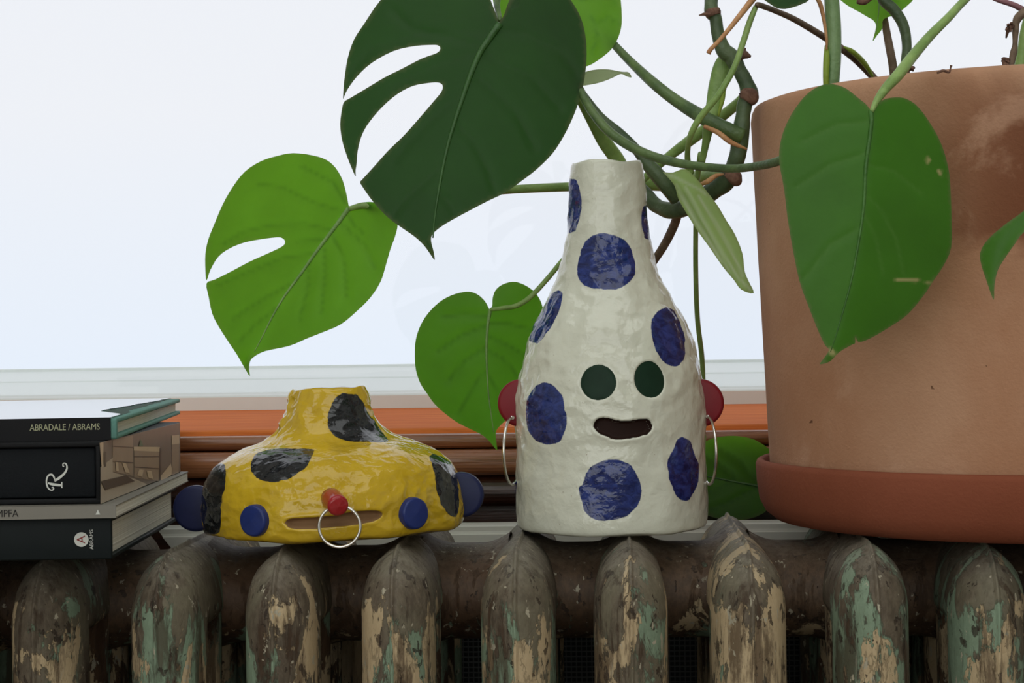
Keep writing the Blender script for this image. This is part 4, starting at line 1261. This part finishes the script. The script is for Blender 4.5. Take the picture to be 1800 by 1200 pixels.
# script R: strokes as flat ribbons of changing width
def ribbon(pts, wid, k=8):
    c = catmull([np.array([p[0], p[1], q]) for p, q in zip(pts, wid)], k)
    V, Fc = [], []
    for i, q in enumerate(c):
        a, b = c[max(i - 1, 0)], c[min(i + 1, len(c) - 1)]
        t = (b - a)[:2]
        t = t / (np.linalg.norm(t) + 1e-12)
        n = np.array([-t[1], t[0]]) * q[2] / 2
        V += [tuple(q[:2] + n), tuple(q[:2] - n)]
    for i in range(len(c) - 1):
        Fc.append((2 * i, 2 * i + 1, 2 * i + 3, 2 * i + 2))
    return V, Fc
rs = [([(182, 402), (198, 398), (203, 412), (188, 426), (162, 418), (140, 390), (130, 345), (135, 300), (155, 268), (185, 262), (205, 282), (216, 312), (222, 340)], [10, 14, 14, 12, 14, 16, 16, 16, 18, 20, 18, 14, 8]),
      ([(145, 350), (185, 362), (230, 370), (285, 376)], [16, 26, 26, 22]),
      ([(292, 342), (288, 376), (292, 405)], [10, 16, 10]),
      ([(212, 328), (245, 312), (285, 282), (320, 250), (345, 205), (343, 165), (325, 145), (306, 152), (306, 176), (318, 178)], [18, 26, 26, 22, 18, 15, 13, 12, 12, 10])]
mm = mpp(-.01) * (160 / 960)
rvf = merge([ribbon([((x - 240) * mm, -(y - 285) * mm) for x, y in p], [q * mm for q in wd]) for p, wd in rs])
part('spine_letter', *f2.spine(rvf, 60 + 240 / 6, 790 + 285 / 6, .0019), M['ink_white'], b2, False)
# printed photograph on the right-hand side of the case (flat print: coloured shapes on a thin sheet)
prm = [flat_mat('print_%s' % n, c, .35, .4, var=.12, vscale=70) for n, c in (('sky', rgb(128, 114, 100)), ('ground', rgb(192, 176, 154)), ('stone', rgb(166, 144, 120)), ('stone_light', rgb(214, 190, 158)), ('stone_dark', rgb(92, 76, 64)), ('leaf', rgb(92, 116, 84)))]
sheet = part('printed_photograph', *f2.box(-.0003, .0001, .001, D2 - .001, .0004, t2 - .0004), None, b2, False)
for q in prm:
    sheet.data.materials.append(q)
def inv_side(x, y, off):
    d = ray(x, y)
    P = f2.w((off, 0, 0))
    t = ((P - CAM) @ f2.a) / (d @ f2.a)
    return CAM + d * t
S = lambda cx, cy: (170 + cx * 170 / 658, 680 + cy * 310 / 1200)
prints = [(1, [(26, 795), (26, 545), (110, 480), (110, 580), (260, 625), (345, 662), (250, 705)]),
          (2, [(108, 360), (245, 330), (250, 605), (110, 575)]), (2, [(255, 425), (428, 410), (422, 640), (255, 615)]), (2, [(512, 360), (562, 355), (558, 580), (514, 600)]),
          (3, [(252, 405), (430, 408), (430, 440), (252, 432)]), (3, [(510, 330), (562, 325), (563, 385), (510, 392)]), (3, [(435, 605), (505, 520), (512, 560), (510, 598), (436, 640)]),
          (3, [(20, 380), (46, 375), (46, 540), (34, 545)]), (4, [(428, 415), (440, 420), (436, 630), (424, 640)]), (4, [(50, 440), (66, 440), (66, 540), (52, 543)]),
          (4, [(256, 470), (425, 470), (425, 476), (256, 477)]), (4, [(256, 540), (422, 552), (422, 558), (256, 546)]), (4, [(110, 400), (250, 408), (250, 413), (110, 405)]), (4, [(110, 502), (250, 512), (250, 518), (110, 507)]),
          (3, [(290, 560), (320, 563), (310, 610), (275, 600)]), (3, [(340, 568), (372, 572), (385, 625), (352, 618)]), (3, [(175, 515), (200, 520), (225, 585), (195, 580)]), (3, [(128, 510), (146, 512), (150, 572), (132, 570)]),
          (5, [(288, 402), (300, 355), (318, 402)]), (4, [(30, 640), (200, 600), (260, 640), (60, 700)])]
V, Fc, mi = [], [], []
for i, (m_, pl) in enumerate(prints):
    b = len(V)
    V += [inv_side(*S(*p), -.0004 - .00002 * i) for p in pl]
    Fc.append(tuple(range(b, b + len(pl))))
    mi.append(m_)
pr = part('print_shapes', V, Fc, None, sheet, False)
for q in prm:
    pr.data.materials.append(q)
pr.data.polygons.foreach_set('material_index', mi)
# top book with torn dust jacket
z1 = z2 + t2 + .0002
f1 = Frame((206, 772), (317, 728), z1)
t1_ = .0112
D1 = f1.depth
b1 = empty('book', loc(f1.w((.15, .11, 0))), 'teal cloth book in a torn black jacket lying uppermost in the pile', 'book')
part('front_board', *f1.box(0, WB, .001, D1, t1_ - .0026, t1_, .0009), M['teal'], b1)
part('back_board', *f1.box(0, WB, .001, D1, 0, .0026, .0009), M['teal'], b1)
part('spine', *f1.box(0, WB, 0, .003, .0003, t1_ - .0003, .001), M['teal'], b1)
part('page_block', *f1.box(.003, WB - .003, .003, D1 - .004, .0026, t1_ - .0026), M['pages'], b1, False)
# jacket: spine strip, and a top sheet with a torn right edge
random.seed(5)
edge = []
for i in range(41):
    b_ = -.0006 + (D1 + .0006) * i / 40
    f = i / 40
    tear = .0035 if f < .14 else .0035 + .020 * min(1, (f - .14) / .16) if f < .30 else .0235 - .017 * (f - .30) / .70
    edge.append((max(.003, tear) + (random.uniform(-.0009, .0009) if f > .14 else 0), b_))
nE = len(edge)
V = [f1.w((l, b_, t1_ + .0002)) for l, b_ in edge] + [f1.w((WB - .003, b_, t1_ + .0002)) for l, b_ in edge]
V += [f1.w((l, b_, t1_ + .0006)) for l, b_ in edge] + [f1.w((WB - .003, b_, t1_ + .0006)) for l, b_ in edge]
Fc = []
for i in range(nE - 1):
    Fc += [(2 * nE + i, 2 * nE + i + 1, 3 * nE + i + 1, 3 * nE + i), (i, nE + i, nE + i + 1, i + 1), (i, i + 1, 2 * nE + i + 1, 2 * nE + i)]
djk = part('dust_jacket', V, Fc, M['jacket'], b1, False)
part('jacket_spine', *f1.box(.0032, WB - .003, -.0007, -.0002, -.0002, t1_ + .0006), M['jacket_spine'], djk, False)
# scuffed dark green board where the jacket has torn away
V = [f1.w((l - .0008, b_, t1_ + .0001)) for l, b_ in edge[5:]] + [f1.w((max(.0034, l - .019 * min(1, (D1 - b_) / D1 * 1.2)), b_, t1_ + .0001)) for l, b_ in edge[5:]]
h = len(V) // 2
part('scuffed_board', V, [(i, h + i, h + i + 1, i + 1) for i in range(h - 1)], M['teal_dark'], b1, False)
part('spine_lettering', *f1.spine(text_vf('ABRADALE / ABRAMS', .0049, 0, .79), 114, 751, -.0010), M['ink_yellow'], b1, False)
